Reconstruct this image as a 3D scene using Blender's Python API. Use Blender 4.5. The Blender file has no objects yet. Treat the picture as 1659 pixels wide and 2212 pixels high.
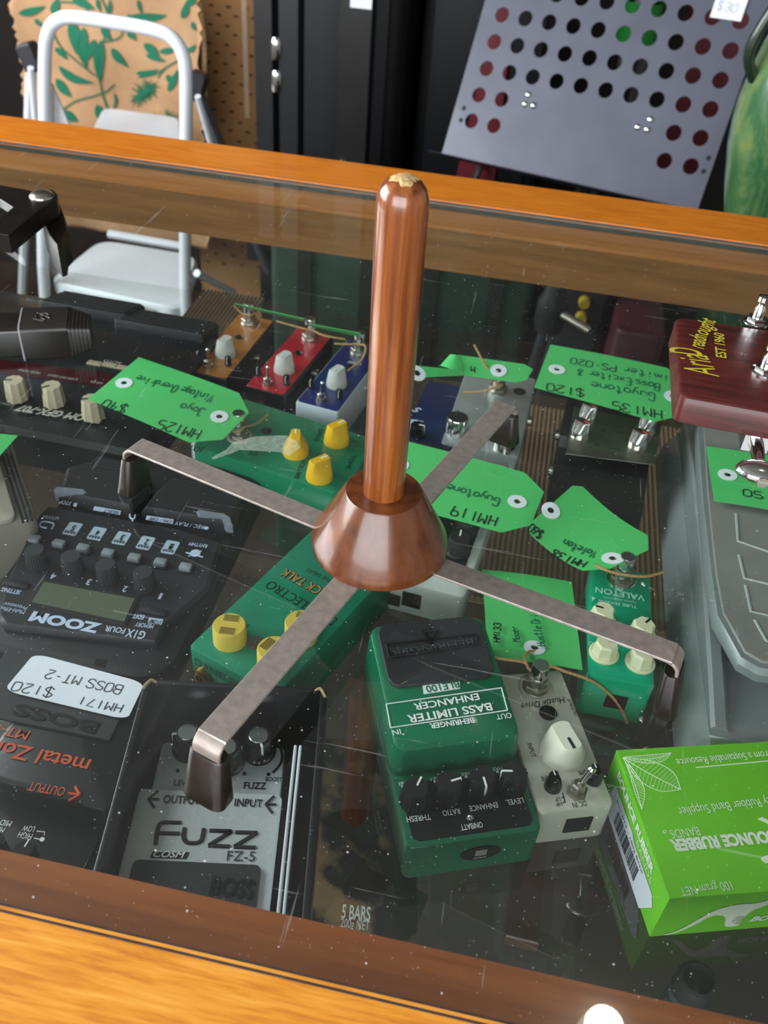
import bpy, bmesh, math, random
from mathutils import Vector as V, Matrix, Euler
random.seed(7)
S = bpy.context.scene
COL = S.collection
R = math.radians

# ------------------------------------------------------------------ camera
FPX, CX, CY = 1985.0, 829.5, 1106.0            # focal length and centre in pixels of the 1659x2212 frame
PITCH, ROLL, YAW, HC = R(39.85), R(4.72), R(8.2), 0.333   # the glass counter top is z = 0
def _basis():
    f0 = V((0, math.cos(PITCH), -math.sin(PITCH))); u0 = V((0, math.sin(PITCH), math.cos(PITCH))); r0 = V((1, 0, 0))
    rt = r0*math.cos(ROLL)+u0*math.sin(ROLL); up = -r0*math.sin(ROLL)+u0*math.cos(ROLL)
    M = Matrix.Rotation(YAW, 3, 'Z')
    return M @ rt, M @ up, M @ f0
RT, UP, FW = _basis()
CAMP = V((0, 0, HC))
def ray(x, y): return RT*((x-CX)/FPX)-UP*((y-CY)/FPX)+FW
def P(x, y, z=0.0):                            # a point of the photo on the level z
    d = ray(x, y); return CAMP+d*((z-HC)/d.z)
def PY(x, y, Y):                               # a point of the photo on the upright plane Y
    d = ray(x, y); return CAMP+d*(Y/d.y)
cd = bpy.data.cameras.new('camera'); cam = bpy.data.objects.new('camera', cd); COL.objects.link(cam)
m = Matrix((RT, UP, -FW)).transposed().to_4x4(); m.translation = CAMP
cam.matrix_world = m
cd.sensor_fit = 'HORIZONTAL'; cd.sensor_width = 36.0; cd.lens = 36.0*FPX/1659.0
cd.clip_start = 0.02; cd.clip_end = 30
cd.dof.use_dof = True; cd.dof.focus_distance = 0.46; cd.dof.aperture_fstop = 20.0
S.camera = cam

# ------------------------------------------------------------------ light and exposure
S.view_settings.view_transform = 'Standard'; S.view_settings.look = 'None'
S.view_settings.gamma = 1.0; S.view_settings.use_curve_mapping = False
S.view_settings.exposure = 0.1
S.cycles.transparent_max_bounces = 32; S.cycles.max_bounces = 8
W = bpy.data.worlds.new('daylight'); S.world = W; W.use_nodes = True
W.node_tree.nodes['Background'].inputs[0].default_value = (0.80, 0.90, 1.0, 1); W.node_tree.nodes['Background'].inputs[1].default_value = 1.0
def area(name, loc, target, sx, sy, power, col):
    d = bpy.data.lights.new(name, 'AREA'); d.shape = 'RECTANGLE'; d.size = sx; d.size_y = sy; d.energy = power; d.color = col
    o = bpy.data.objects.new(name, d); COL.objects.link(o); o.location = loc
    o.rotation_euler = (V(target)-V(loc)).to_track_quat('-Z', 'Y').to_euler(); return o
area('shop_front_daylight', (-0.3, -1.75, 0.75), (-0.3, 1.0, 0.1), 2.6, 1.3, 75.0, (0.93, 0.97, 1.0))
area('side_window_daylight', (-2.0, 0.5, 0.75), (0.3, 0.7, -0.1), 1.9, 1.2, 80.0, (0.95, 0.98, 1.0))

# ------------------------------------------------------------------ materials
def rgb(h):
    h = h.lstrip('#'); c = [int(h[i:i+2], 16)/255 for i in (0, 2, 4)]
    return tuple(x/12.92 if x <= .04045 else ((x+.055)/1.055)**2.4 for x in c)+(1,)
MATS = {}
def mat(name, col, rough=.45, metal=0.0, coat=0.0, var=.10, vs=60.0, bump=0.0, bs=300.0, spec=.5, trans=0.0, ior=1.5, emit=0.0):
    if name in MATS: return MATS[name]
    m = bpy.data.materials.new(name); m.use_nodes = True; nt = m.node_tree; b = nt.nodes['Principled BSDF']
    c = rgb(col) if isinstance(col, str) else col
    tc = nt.nodes.new('ShaderNodeTexCoord'); n = nt.nodes.new('ShaderNodeTexNoise')
    n.inputs['Scale'].default_value = vs; n.inputs['Detail'].default_value = 5
    nt.links.new(tc.outputs['Object'], n.inputs['Vector'])
    cr = nt.nodes.new('ShaderNodeValToRGB'); nt.links.new(n.outputs['Fac'], cr.inputs['Fac'])
    cr.color_ramp.elements[0].position = .3; cr.color_ramp.elements[1].position = .72
    cr.color_ramp.elements[0].color = tuple(x*(1-var) for x in c[:3])+(1,)
    cr.color_ramp.elements[1].color = tuple(min(1, x*(1+var)) for x in c[:3])+(1,)
    nt.links.new(cr.outputs['Color'], b.inputs['Base Color'])
    b.inputs['Roughness'].default_value = rough; b.inputs['Metallic'].default_value = metal
    b.inputs['Coat Weight'].default_value = coat; b.inputs['Coat Roughness'].default_value = .06
    b.inputs['Specular IOR Level'].default_value = spec; b.inputs['IOR'].default_value = ior
    b.inputs['Transmission Weight'].default_value = trans
    if emit: b.inputs['Emission Color'].default_value = c; b.inputs['Emission Strength'].default_value = emit
    if bump:
        n2 = nt.nodes.new('ShaderNodeTexNoise'); n2.inputs['Scale'].default_value = bs; n2.inputs['Detail'].default_value = 3
        nt.links.new(tc.outputs['Object'], n2.inputs['Vector'])
        bp = nt.nodes.new('ShaderNodeBump'); bp.inputs['Strength'].default_value = bump; bp.inputs['Distance'].default_value = .00025
        nt.links.new(n2.outputs['Fac'], bp.inputs['Height']); nt.links.new(bp.outputs['Normal'], b.inputs['Normal'])
    MATS[name] = m; return m
def wood(name, cols, scale, stretch, rough=.3, coat=.5, wear=None):
    """grain runs along the axis whose stretch value is small"""
    m = bpy.data.materials.new(name); m.use_nodes = True; nt = m.node_tree; b = nt.nodes['Principled BSDF']; L = nt.links
    tc = nt.nodes.new('ShaderNodeTexCoord'); mp = nt.nodes.new('ShaderNodeMapping'); mp.inputs['Scale'].default_value = stretch
    L.new(tc.outputs['Object'], mp.inputs['Vector'])
    n = nt.nodes.new('ShaderNodeTexNoise'); n.inputs['Scale'].default_value = scale; n.inputs['Detail'].default_value = 8; n.inputs['Roughness'].default_value = .62; n.inputs['Distortion'].default_value = .25
    L.new(mp.outputs['Vector'], n.inputs['Vector'])
    cr = nt.nodes.new('ShaderNodeValToRGB'); L.new(n.outputs['Fac'], cr.inputs['Fac'])
    e = cr.color_ramp.elements; e[0].position = .28; e[0].color = rgb(cols[0]); e[1].position = .74; e[1].color = rgb(cols[2])
    x = e.new(.5); x.color = rgb(cols[1])
    out = cr.outputs['Color']
    if wear:
        n3 = nt.nodes.new('ShaderNodeTexNoise'); n3.inputs['Scale'].default_value = wear[1]; n3.inputs['Detail'].default_value = 6; n3.inputs['Roughness'].default_value = .7
        mp3 = nt.nodes.new('ShaderNodeMapping'); mp3.inputs['Scale'].default_value = [max(.35, s) for s in stretch]; L.new(tc.outputs['Object'], mp3.inputs['Vector']); L.new(mp3.outputs['Vector'], n3.inputs['Vector'])
        r3 = nt.nodes.new('ShaderNodeValToRGB'); r3.color_ramp.elements[0].position = wear[2]; r3.color_ramp.elements[1].position = wear[2]+.06; L.new(n3.outputs['Fac'], r3.inputs['Fac'])
        mx = nt.nodes.new('ShaderNodeMix'); mx.data_type = 'RGBA'; mx.inputs['B'].default_value = rgb(wear[0])
        L.new(r3.outputs['Color'], mx.inputs['Factor']); L.new(out, mx.inputs['A']); out = mx.outputs['Result']
    L.new(out, b.inputs['Base Color'])
    b.inputs['Roughness'].default_value = rough; b.inputs['Coat Weight'].default_value = coat; b.inputs['Coat Roughness'].default_value = .08
    bp = nt.nodes.new('ShaderNodeBump'); bp.inputs['Strength'].default_value = .12; bp.inputs['Distance'].default_value = .0006
    L.new(n.outputs['Fac'], bp.inputs['Height']); L.new(bp.outputs['Normal'], b.inputs['Normal'])
    MATS[name] = m; return m
def glass(name, refl=1.0, tint=(.93, .97, .95), dust=0.0):
    """plane glass: straight transmission plus a mirror reflection that follows Fresnel's law, with dust and hairline scratches lying on it"""
    m = bpy.data.materials.new(name); m.use_nodes = True; nt = m.node_tree; L = nt.links
    for n in list(nt.nodes): nt.nodes.remove(n)
    def N(t, **k):
        n = nt.nodes.new(t)
        for a, b in k.items(): setattr(n, a, b)
        return n
    def mth(op, a, b=None):
        n = N('ShaderNodeMath', operation=op)
        for i, v in enumerate((a, b)):
            if v is None: continue
            if isinstance(v, (int, float)): n.inputs[i].default_value = v
            else: L.new(v, n.inputs[i])
        return n.outputs[0]
    out = N('ShaderNodeOutputMaterial'); geo = N('ShaderNodeNewGeometry')
    dt = N('ShaderNodeVectorMath', operation='DOT_PRODUCT'); L.new(geo.outputs['Normal'], dt.inputs[0]); L.new(geo.outputs['Incoming'], dt.inputs[1])
    c = mth('ABSOLUTE', dt.outputs['Value'])
    f = mth('ADD', mth('MULTIPLY', mth('POWER', mth('SUBTRACT', 1.0, c), 5.0), .96), .04)
    f2 = mth('MULTIPLY', mth('DIVIDE', mth('MULTIPLY', f, 2.0), mth('ADD', f, 1.0)), refl)
    tr = N('ShaderNodeBsdfTransparent'); tr.inputs[0].default_value = tint+(1,)
    gl = N('ShaderNodeBsdfGlossy'); gl.inputs['Roughness'].default_value = 0.0; gl.inputs['Color'].default_value = (1, 1, 1, 1)
    mx = N('ShaderNodeMixShader'); L.new(f2, mx.inputs[0]); L.new(tr.outputs[0], mx.inputs[1]); L.new(gl.outputs[0], mx.inputs[2])
    res = mx.outputs[0]
    if dust:
        tc = N('ShaderNodeTexCoord')
        def mask(kind, scale, lo, hi, stretch=None, rot=0.0):
            mp = N('ShaderNodeMapping'); L.new(tc.outputs['Object'], mp.inputs['Vector'])
            if stretch: mp.inputs['Scale'].default_value = stretch; mp.inputs['Rotation'].default_value = (0, 0, rot)
            if kind == 'v':
                n = N('ShaderNodeTexVoronoi'); n.inputs['Scale'].default_value = scale; L.new(mp.outputs[0], n.inputs['Vector']); o = n.outputs['Distance']
                # only some of the cells carry a speck
                n4 = N('ShaderNodeSeparateColor'); L.new(n.outputs['Color'], n4.inputs[0])
                keep = mth('GREATER_THAN', n4.outputs[0], .72); size = mth('MULTIPLY', n4.outputs[1], hi)
                return mth('MULTIPLY', mth('LESS_THAN', o, size), keep)
            n = N('ShaderNodeTexNoise'); n.inputs['Scale'].default_value = scale; n.inputs['Detail'].default_value = 4; L.new(mp.outputs[0], n.inputs['Vector'])
            r = N('ShaderNodeMapRange'); r.inputs[1].default_value = lo; r.inputs[2].default_value = hi; L.new(n.outputs['Fac'], r.inputs[0]); return r.outputs[0]
        sp = mask('v', 250, 0, .13)
        sp2 = mask('v', 640, 0, .19)
        smear = mask('n', 9, .5, .85)
        sc1 = mask('n', 14, .705, .73, (1, 22, 1), .55); sc2 = mask('n', 11, .71, .735, (26, 1, 1), .35)
        tot = mth('ADD', mth('MULTIPLY', sp, .5), mth('ADD', mth('MULTIPLY', sp2, .22), mth('ADD', mth('MULTIPLY', smear, .022), mth('MULTIPLY', mth('ADD', sc1, sc2), .10))))
        tot = mth('MULTIPLY', mth('ADD', tot, .003), dust)
        df = N('ShaderNodeBsdfDiffuse'); df.inputs[0].default_value = (.75, .76, .76, 1)
        m2 = N('ShaderNodeMixShader'); L.new(tot, m2.inputs[0]); L.new(res, m2.inputs[1]); L.new(df.outputs[0], m2.inputs[2]); res = m2.outputs[0]
    L.new(res, out.inputs[0]); MATS[name] = m; return m
OW = wood('orange varnished timber', ('#ad6418', '#d58a2a', '#e2a044'), 26, (1.2, 14, 14), .34, .35, ('#7c4a1c', 60, .68))
OWR = wood('orange varnished timber rear', ('#b4600f', '#cf7617', '#d98421'), 22, (1.2, 14, 14), .34, .4)
PW = wood('reddish turned timber', ('#3a1808', '#7c4018', '#a0602c'), 40, (7, 7, .2), .28, .6)
CW = wood('dark turned timber', ('#391a0b', '#5c2f14', '#723e1b'), 30, (3, 3, .5), .27, .3, ('#8f6a44', 150, .72))
RW = wood('red-brown headstock timber', ('#33110f', '#4c1a17', '#5f2620'), 14, (1.2, 16, 16), .40, .12)
BLK = mat('black paint', '#15161a', .42, bump=.15, bs=900)
BLKG = mat('gloss black', '#0d0e10', .22, coat=.3)
BLKP = mat('black plastic', '#191a1d', .5)
BLKM = mat('matt black', '#0b0b0c', .75)
RUB = mat('black rubber', '#17130f', .42, bump=.3, bs=400)
PAD = mat('dark grey rubber pad', '#24272a', .6, bump=.2, bs=700)
CHR = mat('chrome', '#d8d8d6', .12, 1.0, var=.03)
NIK = mat('dull nickel', '#b9b4aa', .28, 1.0, var=.06)
BRS = mat('brass', '#b98d3c', .28, 1.0)
STL = mat('tarnished steel strip', '#a89d95', .42, .65, var=.16, vs=240, bump=.25, bs=1200)
WHT = mat('white print', '#e8ebea', .55, var=.02)
INK = mat('black print', '#101214', .6, var=.02)
TAGM = mat('green card', '#4fc269', .75, var=.05, vs=14)
RING = mat('white paper ring', '#e6e9f0', .7, var=.02)
PENB = mat('black pen', '#0d2012', .7, var=.05)
PENG = mat('green pen', '#04643f', .7, var=.05)
TWN = mat('jute twine', '#b8905c', .85, var=.3, vs=900)
CLR = mat('clear acrylic', '#f4f2ee', .12, trans=.4, ior=1.3, var=0)

# ------------------------------------------------------------------ mesh helpers
def nb(): return bmesh.new()
def ring_rr(w, l, r, n=5, cx=0, cy=0):
    r = max(min(r, w/2-1e-5, l/2-1e-5), 1e-5); o = []
    for qx, qy, a in ((1, 1, 0), (-1, 1, 90), (-1, -1, 180), (1, -1, 270)):
        for i in range(n+1):
            t = R(a+90*i/n); o.append((cx+qx*(w/2-r)+r*math.cos(t), cy+qy*(l/2-r)+r*math.sin(t)))
    return o
def loft(bm, rings, closed=True, mi=0, caps=True):
    vs = [[bm.verts.new(p) for p in r] for r in rings]; n = len(vs[0]); fs = []
    for a, b in zip(vs, vs[1:]):
        for i in range(n if closed else n-1):
            j = (i+1) % n; fs.append(bm.faces.new((a[i], a[j], b[j], b[i])))
    if caps: fs.append(bm.faces.new(list(reversed(vs[0])))); fs.append(bm.faces.new(vs[-1]))
    for f in fs: f.material_index = mi
    return fs
def rbox(bm, cx, cy, w, l, z0, z1, r=.002, b=.0008, n=4, tw=0, tl=0, mi=0):
    """rounded box; tw/tl = how much narrower the top is"""
    rings = []
    for z, ins, k in ((z0, b, 0), (z0+b*.3, b*.3, 0), (z0+b, 0, 0), (z1-b, 0, 1), (z1-b*.3, b*.3, 1), (z1, b, 1)):
        rings.append([(x, y, z) for x, y in ring_rr(w-2*ins-tw*k, l-2*ins-tl*k, max(r-ins*.6, .0001), n, cx, cy)])
    return loft(bm, rings, mi=mi)
def prism(bm, pts, z0, z1, mi=0, b=0.0):
    a = sum(pts[i][0]*pts[(i+1) % len(pts)][1]-pts[(i+1) % len(pts)][0]*pts[i][1] for i in range(len(pts)))
    if a < 0: pts = list(reversed(pts))
    c = V((sum(p[0] for p in pts)/len(pts), sum(p[1] for p in pts)/len(pts)))
    def ins(p, d): q = V(p[:2])-c; return c+q*(1-d/max(q.length, 1e-6))
    rings = [[(p[0], p[1], z0) for p in pts], [(p[0], p[1], z1-b) for p in pts]]
    if b: rings.append([(*ins(p, b), z1) for p in pts])
    return loft(bm, rings, mi=mi)
def lathe(bm, prof, n=32, M=None, mi=0, caps=True):
    M = M or Matrix.Identity(4)
    rings = [[M @ V((max(r, 1e-5)*math.cos(2*math.pi*i/n), max(r, 1e-5)*math.sin(2*math.pi*i/n), z)) for i in range(n)] for r, z in prof]
    return loft(bm, rings, mi=mi, caps=caps)
def at(x, y, z=0, rz=0, rx=0, ry=0): return Matrix.Translation((x, y, z)) @ Euler((rx, ry, rz)).to_matrix().to_4x4()
def cr_smooth(pts, k=5, closed=False):
    pts = [V(p) for p in pts]; n = len(pts); o = []
    if n < 3: return pts
    for i in range(n if closed else n-1):
        g = lambda j: pts[j % n] if closed else pts[max(0, min(n-1, j))]
        a, b, c, d = g(i-1), g(i), g(i+1), g(i+2)
        for t in range(k):
            u = t/k; o.append(.5*((2*b)+(c-a)*u+(2*a-5*b+4*c-d)*u*u+(3*b-a-3*c+d)*u**3))
    if not closed: o.append(pts[-1])
    return o
def tube(bm, pts, r, n=8, smooth=5, mi=0, closed=False, sx=1.0):
    pts = cr_smooth(pts, smooth, closed) if smooth else [V(p) for p in pts]
    rings = []; m = len(pts); up = None
    for i, p in enumerate(pts):
        a = pts[(i-1) % m] if closed else pts[max(0, i-1)]; b = pts[(i+1) % m] if closed else pts[min(m-1, i+1)]
        t = (b-a).normalized()
        if up is None: up = V((0, 0, 1)) if abs(t.z) < .9 else V((1, 0, 0))
        s = t.cross(up).normalized(); up = s.cross(t).normalized()
        rr = r(i/max(1, m-1)) if callable(r) else r
        rings.append([p+s*(rr*sx*math.cos(2*math.pi*k/n))+up*(rr*math.sin(2*math.pi*k/n)) for k in range(n)])
    if closed: rings.append(rings[0]); return loft(bm, rings, mi=mi, caps=False)
    return loft(bm, rings, mi=mi)
def boxm(bm, w, l, h, M, mi=0, b=.0):
    """box centred on M's origin"""
    s = [(-1, -1), (1, -1), (1, 1), (-1, 1)]
    if b: rings = [[M @ V((x*(w/2-i), y*(l/2-i), z)) for x, y in s] for z, i in ((-h/2, b), (-h/2+b, 0), (h/2-b, 0), (h/2, b))]
    else: rings = [[M @ V((x*w/2, y*l/2, z)) for x, y in s] for z in (-h/2, h/2)]
    return loft(bm, rings, mi=mi)
def obj(name, bm, mt, parent=None, ang=35, world=False, label=None, kind=None):
    """link a bmesh as one object; world=True: its vertices are in world space although it hangs under a thing"""
    bmesh.ops.recalc_face_normals(bm, faces=bm.faces)
    me = bpy.data.meshes.new(name)
    if parent is not None and world:
        bm.transform(parent['_m'] if False else INV[parent.name])
    bm.to_mesh(me); bm.free()
    for mm in (mt if isinstance(mt, (list, tuple)) else [mt]): me.materials.append(mm)
    if ang: me.shade_smooth(); me.set_sharp_from_angle(angle=R(ang))
    else: me.shade_flat()
    o = bpy.data.objects.new(name, me); COL.objects.link(o)
    if parent is not None: o.parent = parent
    if label: o['label'] = label
    if kind: o['kind'] = kind
    return o
INV = {}
def thing(name, label, cat, loc=(0, 0, 0), rz=0.0, group=None):
    o = bpy.data.objects.new(name, None); o.empty_display_size = .02; COL.objects.link(o)
    o.location = loc; o.rotation_euler = (0, 0, rz); o['label'] = label; o['category'] = cat
    if group: o['group'] = group
    INV[o.name] = (Matrix.Translation(loc) @ Matrix.Rotation(rz, 4, 'Z')).inverted()
    return o
def struct(name, bm, mt): o = obj(name, bm, mt); o['kind'] = 'structure'; return o

# ------------------------------------------------------------------ lettering
_tc = {}
def glyphs(s, bold=0.0, shear=0.0, space=1.0):
    k = (s, bold, shear, space)
    if k in _tc: return _tc[k]
    c = bpy.data.curves.new('lettering', 'FONT'); c.body = s; c.size = 1; c.offset = bold; c.shear = shear; c.resolution_u = 3; c.space_character = space
    o = bpy.data.objects.new('lettering', c); me = o.to_mesh()
    vs = [(v.co.x, v.co.y) for v in me.vertices]; fs = [tuple(p.vertices) for p in me.polygons]
    o.to_mesh_clear(); bpy.data.objects.remove(o); bpy.data.curves.remove(c)
    x0 = min(v[0] for v in vs); x1 = max(v[0] for v in vs)
    _tc[k] = ([(v[0]-x0, v[1]/.69) for v in vs], fs, x1-x0); return _tc[k]
def put(bm, s, fn, w, h, bold=0.0, shear=0.0, mi=0, space=1.0):
    """printed text; fn(u, v) in metres -> point"""
    vs, fs, tw = glyphs(s, bold, shear, space)
    nv = [bm.verts.new(fn(x*w/tw, y*h)) for x, y in vs]
    for f in fs:
        try: bm.faces.new([nv[i] for i in f]).material_index = mi
        except ValueError: pass
HW = dict(H='0208|4248|0545', M='0208254842', N='02084248', J='4843321203|1848', V='082248', G='47381807031232434424', B='0208384746350535444332 02', E='48080242|0535',
 L='080242', P='02083847463505', D='02082847432202', S='4738180706254443321203', O='2807031232434738 28', T='0848|2822',
 o='250403123243443525', y='0513 33|452000', i='2522|2627', n='0502|0415354442', t='28233242|0646', a='4515040312 3243|4542', g='45150403123345|454010',
 e='04443515040312 42', v='052245', r='0502|041535', d='4842|44250403123243', s='451504433202', u='0503123243|4542', x='0542|4502', c='451504031242', m='0502|04152422|24354442',
 l='2822', h='0802|0415354442', k='0802|450442')
HW.update({'1': '2228', '2': '071838460242', '3': '0718384746254443321203', '4': '280545|3832', '5': '48080535444332 02', '6': '38150312324344351504', '7': '084812', '8': '2507183847250312324325',
 '9': '46351506071838474632', '0': '28070312324347 3828', '$': '4738180706254443321203|2921', '-': '1535', '&': '42172837031222 44', '.': '2223'})
def hand(bm, s, fn, w, h, pen=.0006, mi=0, jit=.25):
    """handwriting: ribbons along pen strokes; fn(u, v) in metres -> point"""
    cells = sum(3.2 if ch == ' ' else 5.6 for ch in s); sx = w/cells; sy = h/6.0; x = 0.0
    for ch in s:
        if ch == ' ': x += 3.2; continue
        dx = random.uniform(-jit, jit); dy = random.uniform(-jit, jit)
        for st in HW.get(ch, '').replace(' ', '').split('|'):
            pts = [V(((x+int(st[i])+dx+random.uniform(-.15, .15))*sx, (int(st[i+1])-2+dy+random.uniform(-.15, .15))*sy, 0)) for i in range(0, len(st), 2)]
            if len(pts) < 2: continue
            pts = cr_smooth(pts, 3) if len(pts) > 3 else pts
            pr = None
            for i, p in enumerate(pts):
                t = pts[min(i+1, len(pts)-1)]-pts[max(i-1, 0)]
                if t.length < 1e-9: continue
                nn = V((-t.y, t.x, 0)).normalized()*pen/2
                q = (bm.verts.new(fn(p.x+nn.x, p.y+nn.y)), bm.verts.new(fn(p.x-nn.x, p.y-nn.y)))
                if pr: bm.faces.new((pr[0], pr[1], q[1], q[0])).material_index = mi
                pr = q
        x += 5.6

# ------------------------------------------------------------------ a frame that turns photo points into places on one thing
SH = -0.110                                     # upper face of the glass shelf
class Frame:
    def __init__(s, root, H, k=0.0, y0=0.0): s.root = root; s.inv = INV[root.name]; s.z0 = root.location.z; s.H = H; s.k = k; s.y0 = y0
    def l(s, x, y, H=None):                     # photo point -> local x, y on the level H above the base
        H = s.H if H is None else H
        p = s.inv @ P(x, y, s.z0+H); h = H
        if s.k:                                 # the face rises toward the far end
            for _ in range(6): h = H+s.k*(p.y-s.y0); p = s.inv @ P(x, y, s.z0+h)
        return V((p.x, p.y, h))
    def text(s, bm, t, p0, p1, h, H=None, bold=0.0, shear=0.0, mi=0, hw=False, eps=.00025, pen=.0006, space=1.0):
        a = s.l(*p0, H); b = s.l(*p1, H); u = (b-a); w = u.length; u.normalize(); v = V((-u.y, u.x, s.k*u.x))
        fn = lambda x, y: a+u*x+v*y+V((0, 0, eps))
        if hw: hand(bm, t, fn, w, h, pen, mi)
        else: put(bm, t, fn, w, h, bold, shear, mi, space)
    def quad(s, bm, pts, H=None, t=.0003, mi=0): # flat printed patch through photo points
        q = [s.l(*p, H) for p in pts]; prism(bm, [(p.x, p.y) for p in q], q[0].z, q[0].z+t, mi)
def crop(x0, y0, k): return lambda x, y: (x0+x/k, y0+y/k)
A1 = crop(0, 920, 2.9625); A2 = crop(380, 1100, 3.456); A3 = crop(0, 1360, 3.6875); A4 = crop(240, 1440, 3.318); A5 = crop(760, 1280, 2.8603)
A6 = crop(1000, 1030, 2.5175); A7 = crop(1280, 1560, 4.3773); B1 = crop(0, 0, 1.9988); B2 = crop(830, 0, 2.001); B3 = crop(0, 380, 3.318)
B4 = crop(380, 600, 3.6867); B5 = crop(830, 700, 3.5298); B6 = crop(1130, 620, 3.1361); C5 = crop(0, 560, 3.95)
def rot2(x, y, a): return (x*math.cos(a)-y*math.sin(a), x*math.sin(a)+y*math.cos(a))
def pedal_root(name, label, nl, ztop, yaw, w, l, cat='effects pedal', group=None, zb=None, anchor='nl'):
    """a thing whose top face has its near-left corner at photo point nl"""
    zb = SH if zb is None else zb
    c = P(*nl, ztop); sx, sy = {'nl': (1, 1), 'nr': (-1, 1), 'fr': (-1, -1), 'fl': (1, -1), 'nm': (0, 1), 'fm': (0, -1)}[anchor]
    dx, dy = rot2(sx*w/2, sy*l/2, R(yaw))
    t = thing(name, label, cat, (c.x+dx, c.y+dy, zb), R(yaw), group); return t, Frame(t, ztop-zb)

# ------------------------------------------------------------------ small hardware
def knob_wedge(parent, p, r, h, mt, rot=0.0, line=None, flat=.34, name='knob'):
    bm = nb(); n = 28; rings = []
    for z, k, f in ((0, 1, 1), (h*.28, .97, .97), (h*.40, .92, .86), (h*.92, .80, flat), (h, .74, flat*.88)):
        rings.append([(r*k*math.cos(2*math.pi*i/n), math.copysign(min(abs(r*k*math.sin(2*math.pi*i/n)), r*f), math.sin(2*math.pi*i/n)), z) for i in range(n)])
    loft(bm, rings); o = obj(name, bm, mt, parent, 40); o.location = p; o.rotation_euler = (0, 0, rot)
    if line:
        b2 = nb(); boxm(b2, r*.55, r*.12, .0006, at(r*.42, 0, h)); obj('pointer_line', b2, line, o)
    return o
def knob_round(parent, p, r, h, mt, flutes=0, depth=.08, cap=None, line=None, rot=0.0, skirt=0.0, name='knob', taper=.9):
    bm = nb(); n = max(32, flutes*4) if flutes else 32; rings = []
    def rg(z, k, fl): return [((r*k*(1-(depth*(.5-.5*math.cos(flutes*2*math.pi*i/n)) if fl else 0)))*math.cos(2*math.pi*i/n), (r*k*(1-(depth*(.5-.5*math.cos(flutes*2*math.pi*i/n)) if fl else 0)))*math.sin(2*math.pi*i/n), z) for i in range(n)]
    z = 0
    if skirt: rings += [rg(0, skirt, 0), rg(h*.12, skirt, 0), rg(h*.18, 1, flutes)]
    else: rings += [rg(0, 1, flutes)]
    rings += [rg(h*.93, taper, flutes), rg(h, taper*.93, flutes)]
    loft(bm, rings); o = obj(name, bm, mt, parent, 30); o.location = p; o.rotation_euler = (0, 0, rot)
    if cap: b = nb(); lathe(b, [(r*.6, h-.0002), (r*.6, h+.0006), (r*.56, h+.0009)], 32); obj('cap', b, cap, o)
    if line:
        b = nb(); x0 = r*.62 if cap else r*.15
        boxm(b, r*taper-x0, r*.13, .0005, at((r*taper+x0)/2, 0, h+.0001)); boxm(b, .0005, r*.13, h*.7, at(r*taper*1.01, 0, h*.62)); obj('pointer_line', b, line, o)
    return o
def knob_facet(parent, p, r, h, mt, rot=0.0, line=None, n=7):
    bm = nb()
    lathe(bm, [(r*1.12, 0), (r*1.12, h*.1), (r, h*.14), (r*.9, h*.86), (r*.78, h)], n); lathe(bm, [(r*1.18, 0), (r*1.18, h*.12), (r*1.1, h*.16)], 28)
    o = obj('knob', bm, mt, parent, 20); o.location = p; o.rotation_euler = (0, 0, rot)
    if line: b = nb(); boxm(b, r*.62, r*.15, .0005, at(r*.42, 0, h+.0001)); obj('pointer_line', b, line, o)
    return o
def footswitch(parent, p, r=.0048, h=.0185, washer=None):
    r = min(r, .0049)
    bm = nb(); lathe(bm, [(r*1.6, 0), (r*1.6, .0012), (r*1.5, .0016)], 28); lathe(bm, [(r*1.55, .0014), (r*1.55, .0044), (r*1.35, .005)], 6, at(0, 0, 0, .3)); lathe(bm, [(r*1.12, .004), (r*1.12, h*.5), (r*.95, h*.52)], 24)
    o = obj('footswitch', bm, NIK, parent, 30); o.location = p
    b = nb(); lathe(b, [(r*.9, h*.5), (r*.9, h*.55), (r, h*.58), (r, h*.95), (r*.9, h)], 28); obj('button', b, CHR, o)
    if washer: b = nb(); lathe(b, [(r*2.0, 0), (r*2.0, .0008), (r*1.9, .0012)], 32); obj('washer', b, washer, o)
    return o
def toggle(parent, p, s=1.0, lean=(0.15, 0)):
    bm = nb(); lathe(bm, [(.0042*s, 0), (.0042*s, .002*s), (.003*s, .0024*s), (.003*s, .0055*s), (.0022*s, .0062*s)], 6 if s > 1.1 else 20)
    o = obj('toggle_switch', bm, NIK, parent, 30); o.location = p
    b = nb(); lathe(b, [(.001*s, 0), (.0013*s, .009*s), (.0016*s, .012*s), (.0008*s, .013*s)], 14, at(0, 0, .005*s, 0, lean[1], lean[0])); obj('lever', b, CHR, o)
    return o
def led(parent, p, r=.002): 
    bm = nb(); lathe(bm, [(r*1.5, 0), (r*1.5, .0006), (r, .0008), (r*.9, .0018), (r*.3, .0024)], 20); o = obj('indicator_light', bm, BLKG, parent); o.location = p; return o

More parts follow.
